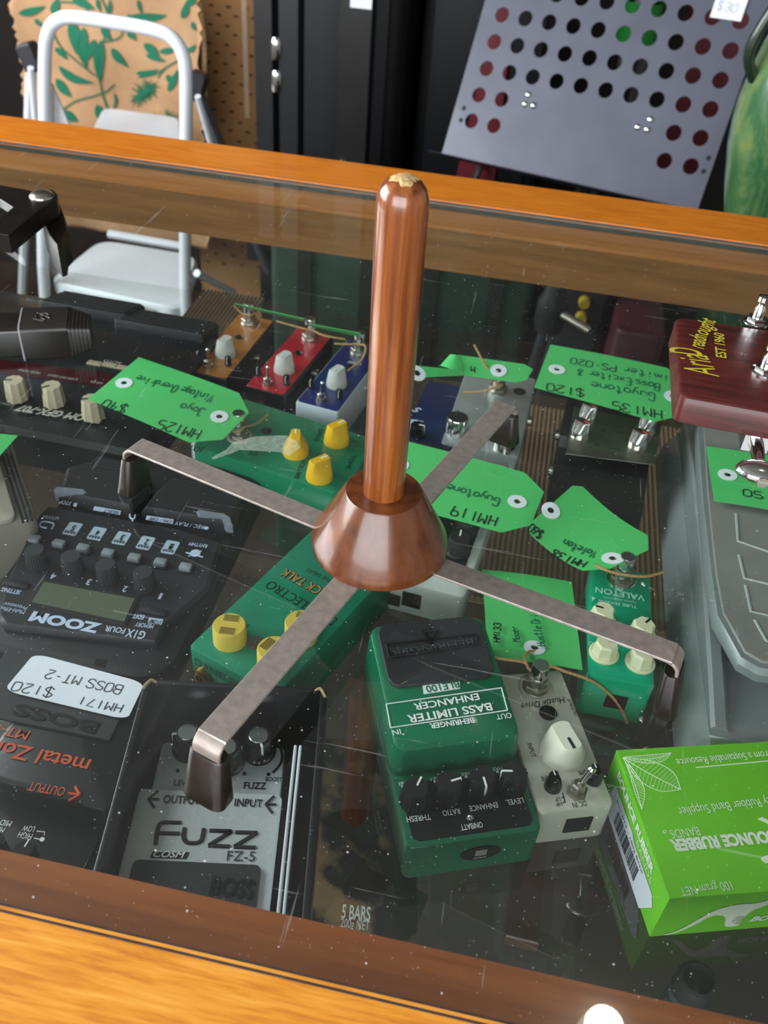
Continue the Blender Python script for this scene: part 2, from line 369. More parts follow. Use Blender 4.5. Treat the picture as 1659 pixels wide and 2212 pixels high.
# ------------------------------------------------------------------ the setting
FZ = -0.95
fl = wood('dark floor boards', ('#1d1712', '#2b211a', '#3a2d22'), 4, (12, 1, 1), .5, .1)
wl = mat('pale wall paint', '#b9b9b4', .85, var=.05, vs=6); ce = mat('ceiling paint', '#7b7b77', .85, var=.05, vs=6); wd = mat('dark wall paint', '#1b1614', .8, var=.15, vs=5)
bm = nb(); boxm(bm, 4.4, 4.6, .06, at(0, .5, FZ-.03)); struct('floor', bm, fl)
bm = nb(); boxm(bm, 4.4, 4.6, .06, at(0, .5, 1.63)); struct('ceiling', bm, ce)
bm = nb(); boxm(bm, 4.4, .08, 2.55, at(0, 2.76, .325)); struct('wall_back', bm, wd)
bm = nb(); boxm(bm, .08, 4.6, 2.55, at(2.16, .5, .325)); struct('wall_right', bm, wl)
bm = nb()
for y0, y1, z0, z1 in ((-1.8, 2.72, FZ, .1), (-1.8, 2.72, 1.4, 1.6), (-1.8, -.5, .1, 1.4), (1.5, 2.72, .1, 1.4)): boxm(bm, .08, y1-y0, z1-z0, at(-2.16, (y0+y1)/2, (z0+z1)/2))
struct('wall_left', bm, wl)
bm = nb()
for x0, x1, z0, z1 in ((-2.2, 2.2, FZ, .05), (-2.2, 2.2, 1.45, 1.6), (-2.2, -1.65, .05, 1.45), (1.05, 2.2, .05, 1.45)): boxm(bm, x1-x0, .08, z1-z0, at((x0+x1)/2, -1.84, (z0+z1)/2))
struct('wall_front', bm, wl)

# ceiling lamp whose reflection shows in the glass
LP_ = P(1305, 2216, -1.525); LX, LY = LP_.x, LP_.y
t = thing('ceiling_lamp', 'round white ceiling lamp mirrored in the glass near the front rail', 'lamp', (LX, LY, 1.6))
bm = nb(); lathe(bm, [(.045, 0), (.045, -.02), (.02, -.03), (.024, -.058)], 32); obj('base', bm, WHT, t)
bm = nb(); lathe(bm, [(.032, -.058), (.037, -.072), (.035, -.084), (.022, -.092), (.001, -.095)], 32); obj('bulb', bm, mat('lit lamp glass', '#fff6e6', .4, emit=30, var=0), t)

# ------------------------------------------------------------------ the display counter
XL, XR = -.86, 1.44; XM, XW = (XL+XR)/2, XR-XL
ct = thing('display_counter', 'long glass-topped display counter framed in orange varnished timber', 'display counter', (XM, .48, FZ))
def part(name, build, mt, **k): b = nb(); build(b); return obj(name, b, mt, ct, world=True, **k)
def bar(y0, y1, z0, z1, b=.0012): return lambda bm: boxm(bm, XW, y1-y0, z1-z0, at(XM, (y0+y1)/2, (z0+z1)/2), b=b)
def strip(prof):
    return lambda bm: loft(bm, [[(x, y, z) for y, z in prof] for x in (XL, XR)])
part('rear_rail', strip([(.930, .0022), (.8615, .0022), (.8615, -.0505), (.930, -.0505)]), OWR)
part('front_rail', strip([(.055, .0022), (.1375, .0022), (.1375, -.0505), (.055, -.0505)]), OW)
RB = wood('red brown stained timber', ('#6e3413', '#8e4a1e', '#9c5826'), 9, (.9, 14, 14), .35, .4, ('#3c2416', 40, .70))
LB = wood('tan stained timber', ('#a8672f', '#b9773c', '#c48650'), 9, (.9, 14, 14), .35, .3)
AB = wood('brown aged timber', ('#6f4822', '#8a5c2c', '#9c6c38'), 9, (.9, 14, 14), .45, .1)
SEAL = mat('grey brown seal', '#4a3c3a', .5, var=.25, vs=200)
part('seal_strip', strip([(.8612, -.006), (.8612, .0010), (.8636, .0024), (.8640, -.006)]), SEAL, label='dark seal along the rear edge of the glass')
part('seal_strip', strip([(.1388, -.006), (.1388, .0012), (.1352, .0026), (.1348, -.006)]), SEAL, label='dark seal along the front edge of the glass')
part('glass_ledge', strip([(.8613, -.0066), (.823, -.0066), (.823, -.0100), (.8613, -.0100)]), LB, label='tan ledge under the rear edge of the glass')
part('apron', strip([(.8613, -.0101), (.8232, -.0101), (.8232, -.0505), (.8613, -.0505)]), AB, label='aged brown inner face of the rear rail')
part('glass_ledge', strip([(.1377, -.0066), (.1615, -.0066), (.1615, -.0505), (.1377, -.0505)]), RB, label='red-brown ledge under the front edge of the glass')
part('left_end_rail', lambda bm: boxm(bm, .06, .735, .052, at(XL+.03, .5, -.0243)), OW)
part('right_end_rail', lambda bm: boxm(bm, .06, .735, .052, at(XR-.03, .5, -.0243)), OW)
GT = glass('counter top glass', 1.0, (.90, .955, .93), 1.0); GE = mat('glass edge', '#3d4a46', .25, var=.05); GC = glass('plain glass', 1.0, (.95, .98, .965), 0)
def slab(y0, y1, z0, z1, x0=XL+.06, x1=XR-.06):
    def f(bm):
        a = [bm.verts.new((x, y, z)) for z in (z0, z1) for x, y in ((x0, y0), (x1, y0), (x1, y1), (x0, y1))]
        bm.faces.new(a[4:]).material_index = 0; 
        for i in range(4): j = (i+1) % 4; bm.faces.new((a[i], a[j], a[j+4], a[i+4])).material_index = 1
        bm.faces.new(a[3::-1]).material_index = 2
    return f
CLEAR = bpy.data.materials.new('glass underside'); CLEAR.use_nodes = True; _n = CLEAR.node_tree
for x in list(_n.nodes): _n.nodes.remove(x)
_t = _n.nodes.new('ShaderNodeBsdfTransparent'); _o = _n.nodes.new('ShaderNodeOutputMaterial'); _n.links.new(_t.outputs[0], _o.inputs[0])
part('glass_top', slab(.1385, .8605, -.0062, 0), [GT, GE, CLEAR])
part('glass_shelf', slab(.10, .82, SH-.007, SH-.0002), [GC, CLEAR, CLEAR])
part('front_glass', lambda bm: boxm(bm, XW-.12, .006, .78, at(XM, .075, -.44)), [GC])
part('bottom_shelf', bar(.08, .86, -.60, -.58), mat('dark shelf board', '#2a1f18', .6, var=.25, vs=20))
part('plinth', bar(.08, .86, FZ, -.60), OWR)
LS = -.26
part('lower_glass_shelf', slab(.10, .80, LS-.007, LS-.0002), [GC, CLEAR, CLEAR])
for x in (XL+.02, XR-.02):
    for y in (.085, .905): part('post', lambda bm, x=x, y=y: boxm(bm, .04, .045, .9, at(x, y, -.50), b=.001), OW)
for x in (XL+.03, XR-.03):
    part('shelf_bracket', lambda bm, x=x: boxm(bm, .02, .70, .012, at(x, .45, SH-.013)), NIK)
    part('shelf_bracket', lambda bm, x=x: boxm(bm, .02, .70, .012, at(x, .45, LS-.013)), NIK)

# dried streak of glue on the glass above the yellow knobs
GLUE = mat('dried adhesive', '#b9c4b4', .5, var=.3, vs=400, bump=.6, bs=500)
def glue_mat():
    n = GLUE.node_tree; b = n.nodes['Principled BSDF']; b.inputs['Alpha'].default_value = .35
glue_mat()
pts = [B4(*p) for p in ((290, 1440), (420, 1385), (480, 1340), (640, 1320), (850, 1320), (930, 1360), (985, 1345))]
bm = nb(); q = [P(*p, .0004) for p in pts]
ws = [.001, .0025, .0045, .0075, .009, .008, .001]; L_ = []
for i, p in enumerate(q):
    tt = (q[min(i+1, 6)]-q[max(0, i-1)]).normalized(); nn = V((-tt.y, tt.x, 0)); L_.append((p+nn*ws[i], p-nn*ws[i]))
tp = [bm.verts.new(a) for a, _ in L_]; bt = [bm.verts.new(b) for _, b in L_]
for i in range(6): bm.faces.new((tp[i], tp[i+1], bt[i+1], bt[i]))
o = obj('adhesive_streak', bm, GLUE); o['label'] = 'dried streak of clear adhesive on the glass over the yellow knobs'; o['category'] = 'adhesive'

# ------------------------------------------------------------------ the wooden stand on four steel legs
HX, HY = -.0488, .3323
st = thing('instrument_stand', 'turned wooden peg stand on four flat steel legs standing on the glass', 'instrument stand', (HX, HY, 0))
LEAN = (-.0018, .0)
bm = nb(); n = 40; rings = []
for z, r in ((.060, .0094), (.064, .0097), (.12, .00985), (.200, .0101), (.2045, .0098), (.208, .0088), (.2105, .0068), (.2118, .004), (.2121, .0001)):
    k = (z-.06)/.15; rings.append([(LEAN[0]*k+r*math.cos(2*math.pi*i/n), r*math.sin(2*math.pi*i/n), z) for i in range(n)])
loft(bm, rings); peg = obj('peg', bm, PW, st, 50)
bm = nb(); rings = []; random.seed(21); wob = [random.uniform(.8, 1.2) for _ in range(24)]
for k, (r, zz) in enumerate(((.0056, .2108), (.0052, .2117), (.004, .2124), (.0015, .2127))):
    rings.append([(LEAN[0]+r*(1+(wob[i]-1)*.8)*math.cos(2*math.pi*i/24), r*(1+(wob[i]-1)*.8)*math.sin(2*math.pi*i/24), zz-.0002+random.uniform(-.0002, .0002)) for i in range(24)])
loft(bm, rings); obj('worn_tip', bm, mat('bare splintered timber', '#c9a672', .85, var=.45, vs=700, bump=.6, bs=900), peg, label='bare splintered tip of the wooden peg')
bm = nb(); lathe(bm, [(.0318, .0315), (.0331, .0325), (.0334, .0352), (.0326, .0385), (.0186, .0648), (.0178, .0658), (.0092, .0658)], 72)
obj('hub', bm, CW, st, 40, label='dark turned conical hub')
legs = [('A', (285, 1050), 163.6, .0305), ('B', (1088, 948), 71.8, .0285), ('C', (1450, 1524), -17.0, .031), ('D', (444, 1724), 253.4, .0315)]
RUBF = mat('brown black rubber', '#1c140f', .36, var=.3, vs=150, coat=.15)
for nm, fp, an, hz in legs:
    f = P(*fp, 0)-V((HX, HY, 0)); an = math.atan2(f.y, f.x); Lr = f.length-.004; c, s = math.cos(an), math.sin(an)
    w = .0066; prof = [(.010, .0312)]                    # centre line of the strip: out along the leg, then bent down into the foot
    prof += [(Lr*.45, .5*(.0312+hz)+.0006), (Lr-.010, hz+.001), (Lr-.004, hz+.0006), (Lr-.0008, hz-.0012), (Lr+.0008, hz-.005), (Lr+.0016, .012)]
    cl = cr_smooth([V((a, 0, b)) for a, b in prof], 6); bm = nb(); rings = []
    for i, p in enumerate(cl):
        tt = (cl[min(i+1, len(cl)-1)]-cl[max(0, i-1)]).normalized(); nn = V((-tt.z, 0, tt.x))
        rings.append([(q.x*c-y*s, q.x*s+y*c, q.z) for q, y in ((p+nn*.0008, -w+.0004), (p+nn*.0004, -w), (p-nn*.0004, -w), (p-nn*.0008, -w+.0004), (p-nn*.0008, w-.0004), (p-nn*.0004, w), (p+nn*.0004, w), (p+nn*.0008, w-.0004))])
    loft(bm, rings); lg = obj('leg', bm, STL, st, 40)
    bm = nb(); rings = []
    zt = hz-.006
    for z, a, b, x in ((0.0002, .0078, .0098, .0050), (.0008, .0082, .0102, .0050), (.008, .0074, .0096, .0040), (zt-.001, .0056, .0082, .0020), (zt, .0050, .0078, .0018)):
        ro = []
        for px_, py_ in ring_rr(a*2, b*2, .0050 if a > .0058 else .004, 6): 
            X = Lr+x-.003+px_*.72; ro.append((X*c-py_*s, X*s+py_*c, z))
        rings.append(ro)
    loft(bm, rings); obj('rubber_foot', bm, RUBF, lg, 40)

# ------------------------------------------------------------------ green limiter pedal (front, middle)
GB = mat('deep green enamel', '#0c6a4a', .3, coat=.3, var=.04)
t, f = pedal_root('effects_pedal', 'dark green limiter pedal with black rubber tread, nearest the front rail', (1028, 1813), -.080, 22.0, .070, .124, anchor='nm')
w, l = .070, .124
bm = nb()
def ysec(y, z): return [(x, y, z) for x in (-w/2, w/2)]
# lower control deck and the raised tread block, one casting
rbox(bm, 0, 0, w, l, 0, .030, .004, .0015)
for ins, z0, z1 in ((0, .029, .036),): rbox(bm, 0, .0205, w, .083, z0, z1, .006, .001)
rings = []
for z, ins, k in ((.034, 0, 0), (.046, .0008, 0), (.0492, .0016, .2), (.0503, .0034, .6)):
    rings.append([(x, y+.0205, z+((y+.0415)*.09 if z > .040 else 0)) for x, y in ring_rr(w-2*ins, .083-2*ins, .007-ins*.5, 6)])
loft(bm, rings)
body = obj('body', bm, GB, t, 40)
bm = nb()
pad = [(x, y) for x, y in ring_rr(.060, .040, .006, 6)]
padf = []
for x, y in pad:
    if y < -.018: y += -.0035*(1-(x/.03)**2)
    if y > .018: y += .0035*(1-(x/.03)**2)
    padf.append((x, y+.0385))
prism(bm, padf, .049, .0522, b=.0008)
for v in bm.verts: v.co.z += (v.co.y+.021)*.09
padm = obj('tread_pad', bm, PAD, t, 40)
bm = nb(); f2 = Frame(t, .0524, .09, -.021)
f2.text(bm, 'BEHRINGER', A5(742, 286), A5(238, 362), .0048, .0524, bold=.012, eps=.0006)
obj('embossed_lettering', bm, mat('raised rubber lettering', '#3b3f44', .45), padm); bm = nb()
q = [f2.l(*A5(*p)) for p in ((770, 262), (212, 325), (232, 402), (772, 322))]
for a, b in zip(q, q[1:]+q[:1]): tube(bm, [a+V((0, 0, .0006)), b+V((0, 0, .0006))], .0005, 5, 0)
q = [f2.l(*A5(*p)) for p in ((440, 245), (530, 235), (485, 318))]
for a, b in zip(q, q[1:]+q[:1]): tube(bm, [a+V((0, 0, .0006)), b+V((0, 0, .0006))], .0005, 5, 0)
obj('embossed_frame', bm, mat('moulded rubber lettering', '#08090a', .4), padm)
bm = nb(); f3 = Frame(t, .0506, .09, -.021)
q = [f3.l(*A5(*p)) for p in ((665, 540), (437, 575), (445, 627), (670, 592))]; loft(bm, [[p+V((0, 0, e)) for p in q] for e in (-.0004, .0003)])
q = [f3.l(*A5(*p)) for p in ((925, 588), (213, 688), (240, 835), (962, 727))]
for a, b in zip(q, q[1:]+q[:1]): tube(bm, [a, b], .00035, 5, 0)
f3.text(bm, 'ENHANCER', A5(778, 624), A5(378, 690), .0040, bold=.022); f3.text(bm, 'BASS LIMITER', A5(856, 682), A5(338, 762), .0046, bold=.022)
f3.text(bm, 'BEHRINGER', A5(750, 774), A5(478, 812), .0030, bold=.03); f3.text(bm, 'OUT', A5(980, 744), A5(888, 756), .0031, bold=.01); f3.text(bm, 'IN', A5(298, 844), A5(246, 853), .0031, bold=.01)
obj('lettering', bm, WHT, t)
bm = nb(); f3.text(bm, 'BLE100', A5(655, 550), A5(452, 583), .0042, .0506, bold=.01, eps=.0006); obj('model_lettering', bm, GB, t)
bm = nb(); prism(bm, ring_rr(.0625, .0325, .004, 5, 0, -.0425), .0299, .0306); obj('control_panel', bm, BLK, t)
fp = Frame(t, .0307)
for (x, y), rt in (((385, 1290), 55), ((585, 1255), 10), ((790, 1215), -90), ((985, 1190), 170)):
    p = fp.l(*A5(x, y)); knob_round(t, p, .0079, .0125, BLKP, 22, .10, line=WHT, rot=R(rt), taper=.86)
bm = nb()
for s, a, b in (('THRESH', (482, 1370), (335, 1388)), ('RATIO', (662, 1334), (556, 1350)), ('ENHANCE', (895, 1296), (720, 1322)), ('LEVEL', (1055, 1268), (948, 1284)), ('ON/BATT', (802, 1418), (668, 1438))): fp.text(bm, s, A5(*a), A5(*b), .0031, bold=.01)
for a, b in (((328, 1166), (284, 1174)), ((724, 1108), (672, 1116)), ((925, 1076), (864, 1084))): fp.text(bm, 'MAX', A5(*a), A5(*b), .0022, bold=.01)
fp.text(bm, '00:1', A5(538, 1138), A5(484, 1146), .0022, bold=.01)
for p in ((315, 1200), (515, 1170), (706, 1140), (900, 1108)): q = fp.l(*A5(*p)); lathe(bm, [(.0008, 0), (.0008, .0003)], 12, at(*q))
obj('panel_lettering', bm, WHT, t)
p = fp.l(*A5(728, 1392)); o = led(t, p, .0013); o.data.materials[0] = CHR
bm = nb(); lathe(bm, [(.0105, 0), (.0105, .0006)], 32, at(.004, -.0622, .017, 0, R(90), 0) @ Matrix.Diagonal((1, .55, 1, 1))); obj('socket_cover', bm, BLKM, t)
bm = nb(); boxm(bm, .006, .0004, .005, at(.004, -.0629, .018)); boxm(bm, .007, .0004, .0008, at(.004, -.0629, .0135)); obj('socket_label', bm, mat('grey print', '#8d8d83', .6), t)

# ------------------------------------------------------------------ white mini drive pedal beside it
CRM = mat('pearl white enamel', '#c9c7ba', .3, coat=.3, var=.03)
t, f = pedal_root('effects_pedal', 'pearl white mini drive pedal with one big white knob, right of the dark green limiter', A5(1395, 1340), -.080, 20.5, .0405, .0915, anchor='nm')
bm = nb(); rbox(bm, 0, 0, .0405, .0915, 0, .030, .0035, .0016); obj('body', bm, CRM, t, 40)
footswitch(t, f.l(*A5(1135, 590)), .0064, .0205, mat('clear washer', '#a7a494', .3))
knob_wedge(t, f.l(*A5(1295, 985)), .0125, .0150, mat('ivory white plastic', '#e6e2d2', .35, var=.02), R(-80), INK, .46)
for p in ((1240, 1200), (1490, 1155)): knob_wedge(t, f.l(*A5(*p)), .0047, .0095, BLKG, R(random.uniform(60, 100)), WHT, .5)
toggle(t, f.l(*A5(1388, 1235)), 1.35, (.2, .1)); led(t, f.l(*A5(1212, 745)), .0034)
bm = nb()
f.text(bm, 'Hustle Drive', A5(1310, 645), A5(1038, 690), .0042, shear=.35, bold=.0); f.text(bm, 'OUTPUT', A5(1400, 762), A5(1352, 655), .0022)
f.text(bm, 'INPUT', A5(1082, 935), A5(1112, 1020), .0026); f.text(bm, 'TONE', A5(1228, 1132), A5(1165, 1140), .0027); f.text(bm, 'VOLUME', A5(1500, 1092), A5(1395, 1104), .0027)
f.text(bm, 'DC IN', A5(1440, 1288), A5(1358, 1302), .0030); f.text(bm, 'LP', A5(1283, 1266), A5(1252, 1270), .0023); f.text(bm, 'HP', A5(1292, 1294), A5(1257, 1300), .0023)
for a, b in (((1302, 1240), (1318, 1296)), ((1295, 1268), (1312, 1266)), ((1302, 1298), (1318, 1296))): tube(bm, [f.l(*A5(*a)), f.l(*A5(*b))], .0003, 5, 0)
obj('lettering', bm, INK, t)
bm = nb(); boxm(bm, .0145, .0012, .0125, at(.003, -.0459, .0155), b=.0003); boxm(bm, .0035, .0006, .0035, at(.003, -.0466, .0155), b=.0003); obj('power_socket', bm, BLKM, t)

# ------------------------------------------------------------------ bright green mini pedal with four cream knobs
VG = mat('bright jade enamel', '#0b9c74', .3, coat=.35, var=.03)
t, f = pedal_root('effects_pedal', 'bright jade mini pedal with four faceted cream knobs, under the right steel leg', (1342, 1470), -.074, 0.0, .039, .098, anchor='nm')
bm = nb(); rbox(bm, 0, 0, .039, .098, 0, .036, .0035, .0022); obj('body', bm, VG, t, 40)
IVO = mat('cream plastic', '#d9d6b4', .4, var=.03)
for (x, y), rt in (((1298, 1340), 170), ((1384, 1372), 55), ((1304, 1412), 35), ((1382, 1432), 60)): knob_facet(t, f.l(x, y), .0076, .0105, IVO, R(rt), INK)
footswitch(t, f.l(*A6(860, 555)), .006, .020, CHR)
bm = nb()
f.text(bm, 'VALETON', A6(988, 648), A6(720, 600), .0050, bold=.02, space=1.0)
f.text(bm, 'TUBE ENGINE', A6(945, 702), A6(735, 668), .0026, bold=.01); f.text(bm, 'POWER OVERDRIVE', A6(940, 678), A6(765, 650), .0018)
f.text(bm, 'G', A6(715, 905), A6(685, 895), .003)
q = [f.l(*A6(*p)) for p in ((700, 652), (722, 662), (704, 678))]; prism(bm, [(p.x, p.y) for p in q], .0362, .0364)
obj('lettering', bm, mat('pale green print', '#a5e2cf', .5), t)
bm = nb(); boxm(bm, .0125, .0012, .0115, at(.001, -.0492, .017), b=.0003); boxm(bm, .004, .0006, .004, at(.001, -.0499, .018), b=.0003); obj('power_socket', bm, BLKM, t)
bm = nb(); lathe(bm, [(.0042, 0), (.0042, .0035), (.003, .004)], 20, at(-.0195, .012, .018, 0, 0, R(-90))); obj('jack_socket', bm, NIK, t)
bm = nb(); lathe(bm, [(.0042, 0), (.0042, .0035), (.003, .004)], 20, at(.0195, .02, .018, 0, 0, R(90))); obj('jack_socket', bm, NIK, t)

# ------------------------------------------------------------------ long green pedal with pale yellow knobs
DG = mat('sea green enamel', '#12795c', .35, coat=.2, var=.04)
t, f = pedal_root('effects_pedal', 'long sea green delay pedal with ridged pale yellow knobs, left of the wooden stand', (408, 1398), -.070, -20.0, .061, .128)
bm = nb(); rbox(bm, 0, 0, .061, .128, 0, .040, .004, .0014, tw=-.002); obj('body', bm, DG, t, 40)
YEL = mat('pale yellow plastic', '#cfb44a', .45, var=.05)
def ridge_knob(p, rt):
    b = nb(); lathe(b, [(.0098, 0), (.0096, .0118), (.009, .0128)], 36); o = obj('knob', b, YEL, t, 30); o.location = p; o.rotation_euler = (0, 0, R(rt))
    b = nb()
    for s in (-1, 1):
        for k in range(4): boxm(b, .0085, .0005, .0008, at(0, s*(.0030+.0013*k), .0129))
    obj('grip_ridges', b, mat('dark yellow grooves', '#7c6a20', .6), o)
    return o
ridge_knob(f.l(*A2(405, 975)), 25); ridge_knob(f.l(*A2(935, 950)), 20); ridge_knob(f.l(*A2(735, 1150)), 85)
bm = nb()
f.text(bm, 'DANELECTRO', A2(1210, 820), A2(712, 532), .0072, bold=-.006); f.text(bm, 'REVERSE DELAY', A2(1235, 560), A2(985, 440), .0032, bold=-.004); f.text(bm, 'SPEED', A2(555, 870), A2(470, 795), .0034)
obj('lettering', bm, INK, t)
bm = nb(); f.text(bm, 'BACK TALK', A2(1180, 640), A2(822, 445), .0068, bold=.035); obj('title_outline', bm, INK, t)
bm = nb(); f.text(bm, 'BACK TALK', A2(1180, 640), A2(822, 445), .0068, bold=.0, eps=.0005); obj('title_lettering', bm, mat('tan print', '#c58b3c', .6), t)
bm = nb(); q = f.l(*A2(595, 1000)); lathe(bm, [(.0052, 0), (.0052, .0004)], 28, at(*q)); obj('indicator_window', bm, mat('smoked disc', '#5b5a52', .3), t)
bm = nb(); yy = -.0645
put(bm, 'DANELECTRO', lambda u, v: V((-.026+u, yy-.0003, .0285+v)), .050, .006, bold=-.006); obj('front_lettering', bm, INK, t)
bm = nb(); lathe(bm, [(.0062, 0), (.0062, .003), (.005, .004), (.0034, .0042), (.0034, .0005)], 24, at(-.021, -.0635, .0215, 0, R(90), 0)); obj('jack_socket', bm, BRS, t)

# ------------------------------------------------------------------ grey fuzz pedal in its black carton
SIL = mat('silver hammered paint', '#c3c7ca', .42, .1, var=.06, vs=500, bump=.15, bs=1500)
t, f = pedal_root('effects_pedal', 'silver grey fuzz pedal lying in an open black carton by the front rail', (456, 1709), -.078, 10.5, .072, .125, anchor='fm')
# the far edge of the tread plate is the anchor; the control deck lies beyond it
T0 = .0625
bm = nb()
rbox(bm, 0, 0, .072, .125, .029, .0322, .003, .0012); tp_ = obj('tread_plate', bm, SIL, t, 40)
bm = nb(); rbox(bm, 0, -.002, .069, .122, .003, .029, .003, .001); rbox(bm, 0, .080, .067, .044, .003, .0165, .003, .001); obj('body', bm, SIL, t, 40)
bm = nb(); prism(bm, ring_rr(.060, .062, .003, 4, 0, T0-.0705), .0320, .0345, b=.0006); pm = obj('tread_pad', bm, PAD, t, 40)
bm = nb(); f.text(bm, 'BOSS', A4(700, 1630), A4(1010, 1665), .0085, .0347, bold=.03, eps=.0004); obj('embossed_lettering', bm, mat('moulded rubber lettering', '#08090a', .4), pm)
bm = nb(); ft = Frame(t, .0324)
f.text(bm, 'OUTPUT', A4(370, 975), A4(632, 988), .0042, .0324, bold=.016); f.text(bm, 'INPUT', A4(882, 1000), A4(1082, 1008), .0042, .0324, bold=.016)
for x in (258, 1098):
    a = ft.l(*A4(x, 950 if x < 500 else 987)); b = ft.l(*A4(x+86, 952 if x < 500 else 990)); d = (b-a).normalized(); nn = V((-d.y, d.x, 0)); z = V((0, 0, .0002))
    tube(bm, [a+d*.0007+z, b+z], .00065, 6, 0)
    for s in (-1, 1): tube(bm, [a+d*.0006+z, a+d*.0045+nn*s*.0048+z], .00065, 6, 0)
f.text(bm, 'FUZZ', A4(300, 1296), A4(1045, 1312), .0125, .0324, bold=.004) if False else None
# the wide title: drawn stroke by stroke
def strokes(fr, pl, r, H):
    for pts in pl: tube(bm, [fr.l(*A4(*p), H)+V((0, 0, .0001)) for p in pts], r, 6, 4 if len(pts) > 3 else 0)
strokes(f, [((318, 1280), (335, 1170), (352, 1130), (392, 1120), (500, 1122)), ((330, 1196), (490, 1200)), ((527, 1160), (520, 1225), (545, 1262), (600, 1268), (640, 1255), (655, 1220), (665, 1165)),
   ((705, 1178), (862, 1183)), ((862, 1183), (698, 1286)), ((698, 1286), (848, 1292)), ((890, 1190), (1045, 1194)), ((1045, 1194), (882, 1294)), ((882, 1294), (1035, 1300))], .00125, .0319)
f.text(bm, 'FZ-5', A4(828, 1392), A4(1030, 1396), .0050, .0324, bold=.0)
q = [ft.l(*A4(*p)) for p in ((300, 1325), (560, 1330), (540, 1378), (275, 1370))]; prism(bm, [(p.x, p.y) for p in q], .0322, .0325)
obj('lettering', bm, INK, tp_)
bm = nb(); f.text(bm, 'COSM', A4(300, 1365), A4(528, 1372), .0032, .0326, bold=.02, shear=.3); obj('badge_lettering', bm, WHT, tp_)
fk = Frame(t, .0166)
for (x, y), rt in (((560, 590), 190), ((835, 690), 170), ((1062, 610), -70)):
    knob_round(t, fk.l(*A4(x, y)), .0088, .0145, BLKG, 8, .10, cap=mat('spun aluminium', '#c8cccf', .2, 1.0, var=.02), line=WHT, rot=R(rt), skirt=1.05)
bm = nb(); fk.text(bm, 'LEVEL', A4(448, 852), A4(590, 858), .0034, bold=.012); fk.text(bm, 'FUZZ', A4(950, 876), A4(1110, 880), .0040, bold=.016); fk.text(bm, 'BOOST', A4(1106, 822), A4(1224, 826), .0026, bold=.01)
fk.text(bm, 'RE', A4(860, 655), A4(902, 657), .0036, bold=.012); fk.text(bm, 'D', A4(866, 697), A4(890, 699), .0028, bold=.012)
for p in ((477, 747), (955, 768), (1128, 772)): lathe(bm, [(.0011, 0), (.0011, .0002)], 16, at(*fk.l(*A4(*p))))
tube(bm, [fk.l(*A4(*p)) for p in ((1158, 762), (1212, 700), (1226, 630), (1200, 560), (1170, 535))], .0007, 6, 5)
obj('panel_lettering', bm, INK, t)
# the carton round it
t2 = thing('carton', 'open black carton around the silver grey fuzz pedal', 'carton', (t.location.x, t.location.y, SH), R(10.5))
cx, cy, cw, cl_ = .006, .028, .0945, .176
CARD = mat('black card', '#121317', .35, coat=.25, var=.1, vs=30)
bm = nb(); boxm(bm, cw, cl_, .0016, at(cx, cy, .001)); obj('base', bm, CARD, t2)
for n_, wx, wy, px_, py_ in (('side_wall', .0035, cl_, cx-cw/2, cy), ('side_wall', .0035, cl_, cx+cw/2, cy), ('end_wall', cw, .0035, cx, cy+cl_/2), ('end_wall', cw, .0035, cx, cy-cl_/2)):
    bm = nb(); rbox(bm, px_, py_, wx, wy, .0018, .050, .0012, .0008); obj(n_, bm, CARD, t2)
for sx in (-1, 1):
    bm = nb(); tube(bm, [(cx+sx*(cw/2-.0055), cy+cl_/2-.0012, .0488), (cx+sx*(cw/2-.002), cy+cl_/2+.0005, .0505), (cx+sx*(cw/2+.0012), cy+cl_/2-.005, .0502)], .0009, 6)
    obj('torn_corner', bm, mat('torn brown card', '#a08a6c', .9, var=.3, vs=500), t2, label='torn pale corner of the carton')
t3 = thing('leaflet', 'folded white leaflet edges standing between the fuzz pedal and its carton wall', 'leaflet', (t.location.x, t.location.y, SH), R(10.5))
for k in range(2): bm = nb(); rbox(bm, .0405+.0026*k, .016, .0017, .142, .0025, .0405, .0007, .0006); obj('leaf', bm, mat('glossy white paper', '#dfe3ea', .12, coat=.7, var=.02), t3)

# ------------------------------------------------------------------ black distortion pedal with orange lettering (left)
MZ = mat('black enamel', '#15161a', .3, coat=.3, var=.08)
ORG = mat('orange print', '#d2512a', .55, var=.03)
t, f = pedal_root('effects_pedal', 'black distortion pedal with orange lettering and a white price sticker', (232, 1752), -.070, -3.0, .072, .060, anchor='nr')
bm = nb(); rbox(bm, 0, .008, .072, .076, .004, .040, .004, .002); rbox(bm, 0, -.047, .068, .040, .004, .026, .003, .001); obj('body', bm, MZ, t, 40)
bm = nb(); q = [f.l(*p, .0402) for p in ((238, 1603), (300, 1475), (20, 1400), (-75, 1540))]; prism(bm, [(p.x, p.y) for p in q], .0398, .0415, b=.0006); pm = obj('tread_pad', bm, PAD, t, 40)
bm = nb(); f.text(bm, 'BOSS', A3(800, 745), A3(140, 590), .0070, .0416, bold=.03, eps=.0004); obj('embossed_lettering', bm, mat('moulded rubber lettering', '#08090a', .4), pm)
bm = nb(); f.text(bm, 'metal Zone', A3(732, 1040), A3(-130, 860), .0082, .0402, bold=.014); f.text(bm, 'MT-2', A3(246, 812), A3(-40, 752), .0056, .0402, bold=.004); f.text(bm, 'OUTPUT', A3(530, 1262), A3(246, 1215), .0048, .0402, bold=.004)
a = f.l(*A3(545, 1302), .0402); b = f.l(*A3(638, 1318), .0402); d = (b-a).normalized(); nn = V((-d.y, d.x, 0))
tube(bm, [a, b-d*.001], .0007, 6, 0); [tube(bm, [b, b-d*.004+nn*s*.004], .0008, 6, 0) for s in (-1, 1)]
obj('lettering', bm, ORG, t)
bm = nb(); fl_ = Frame(t, .0262)
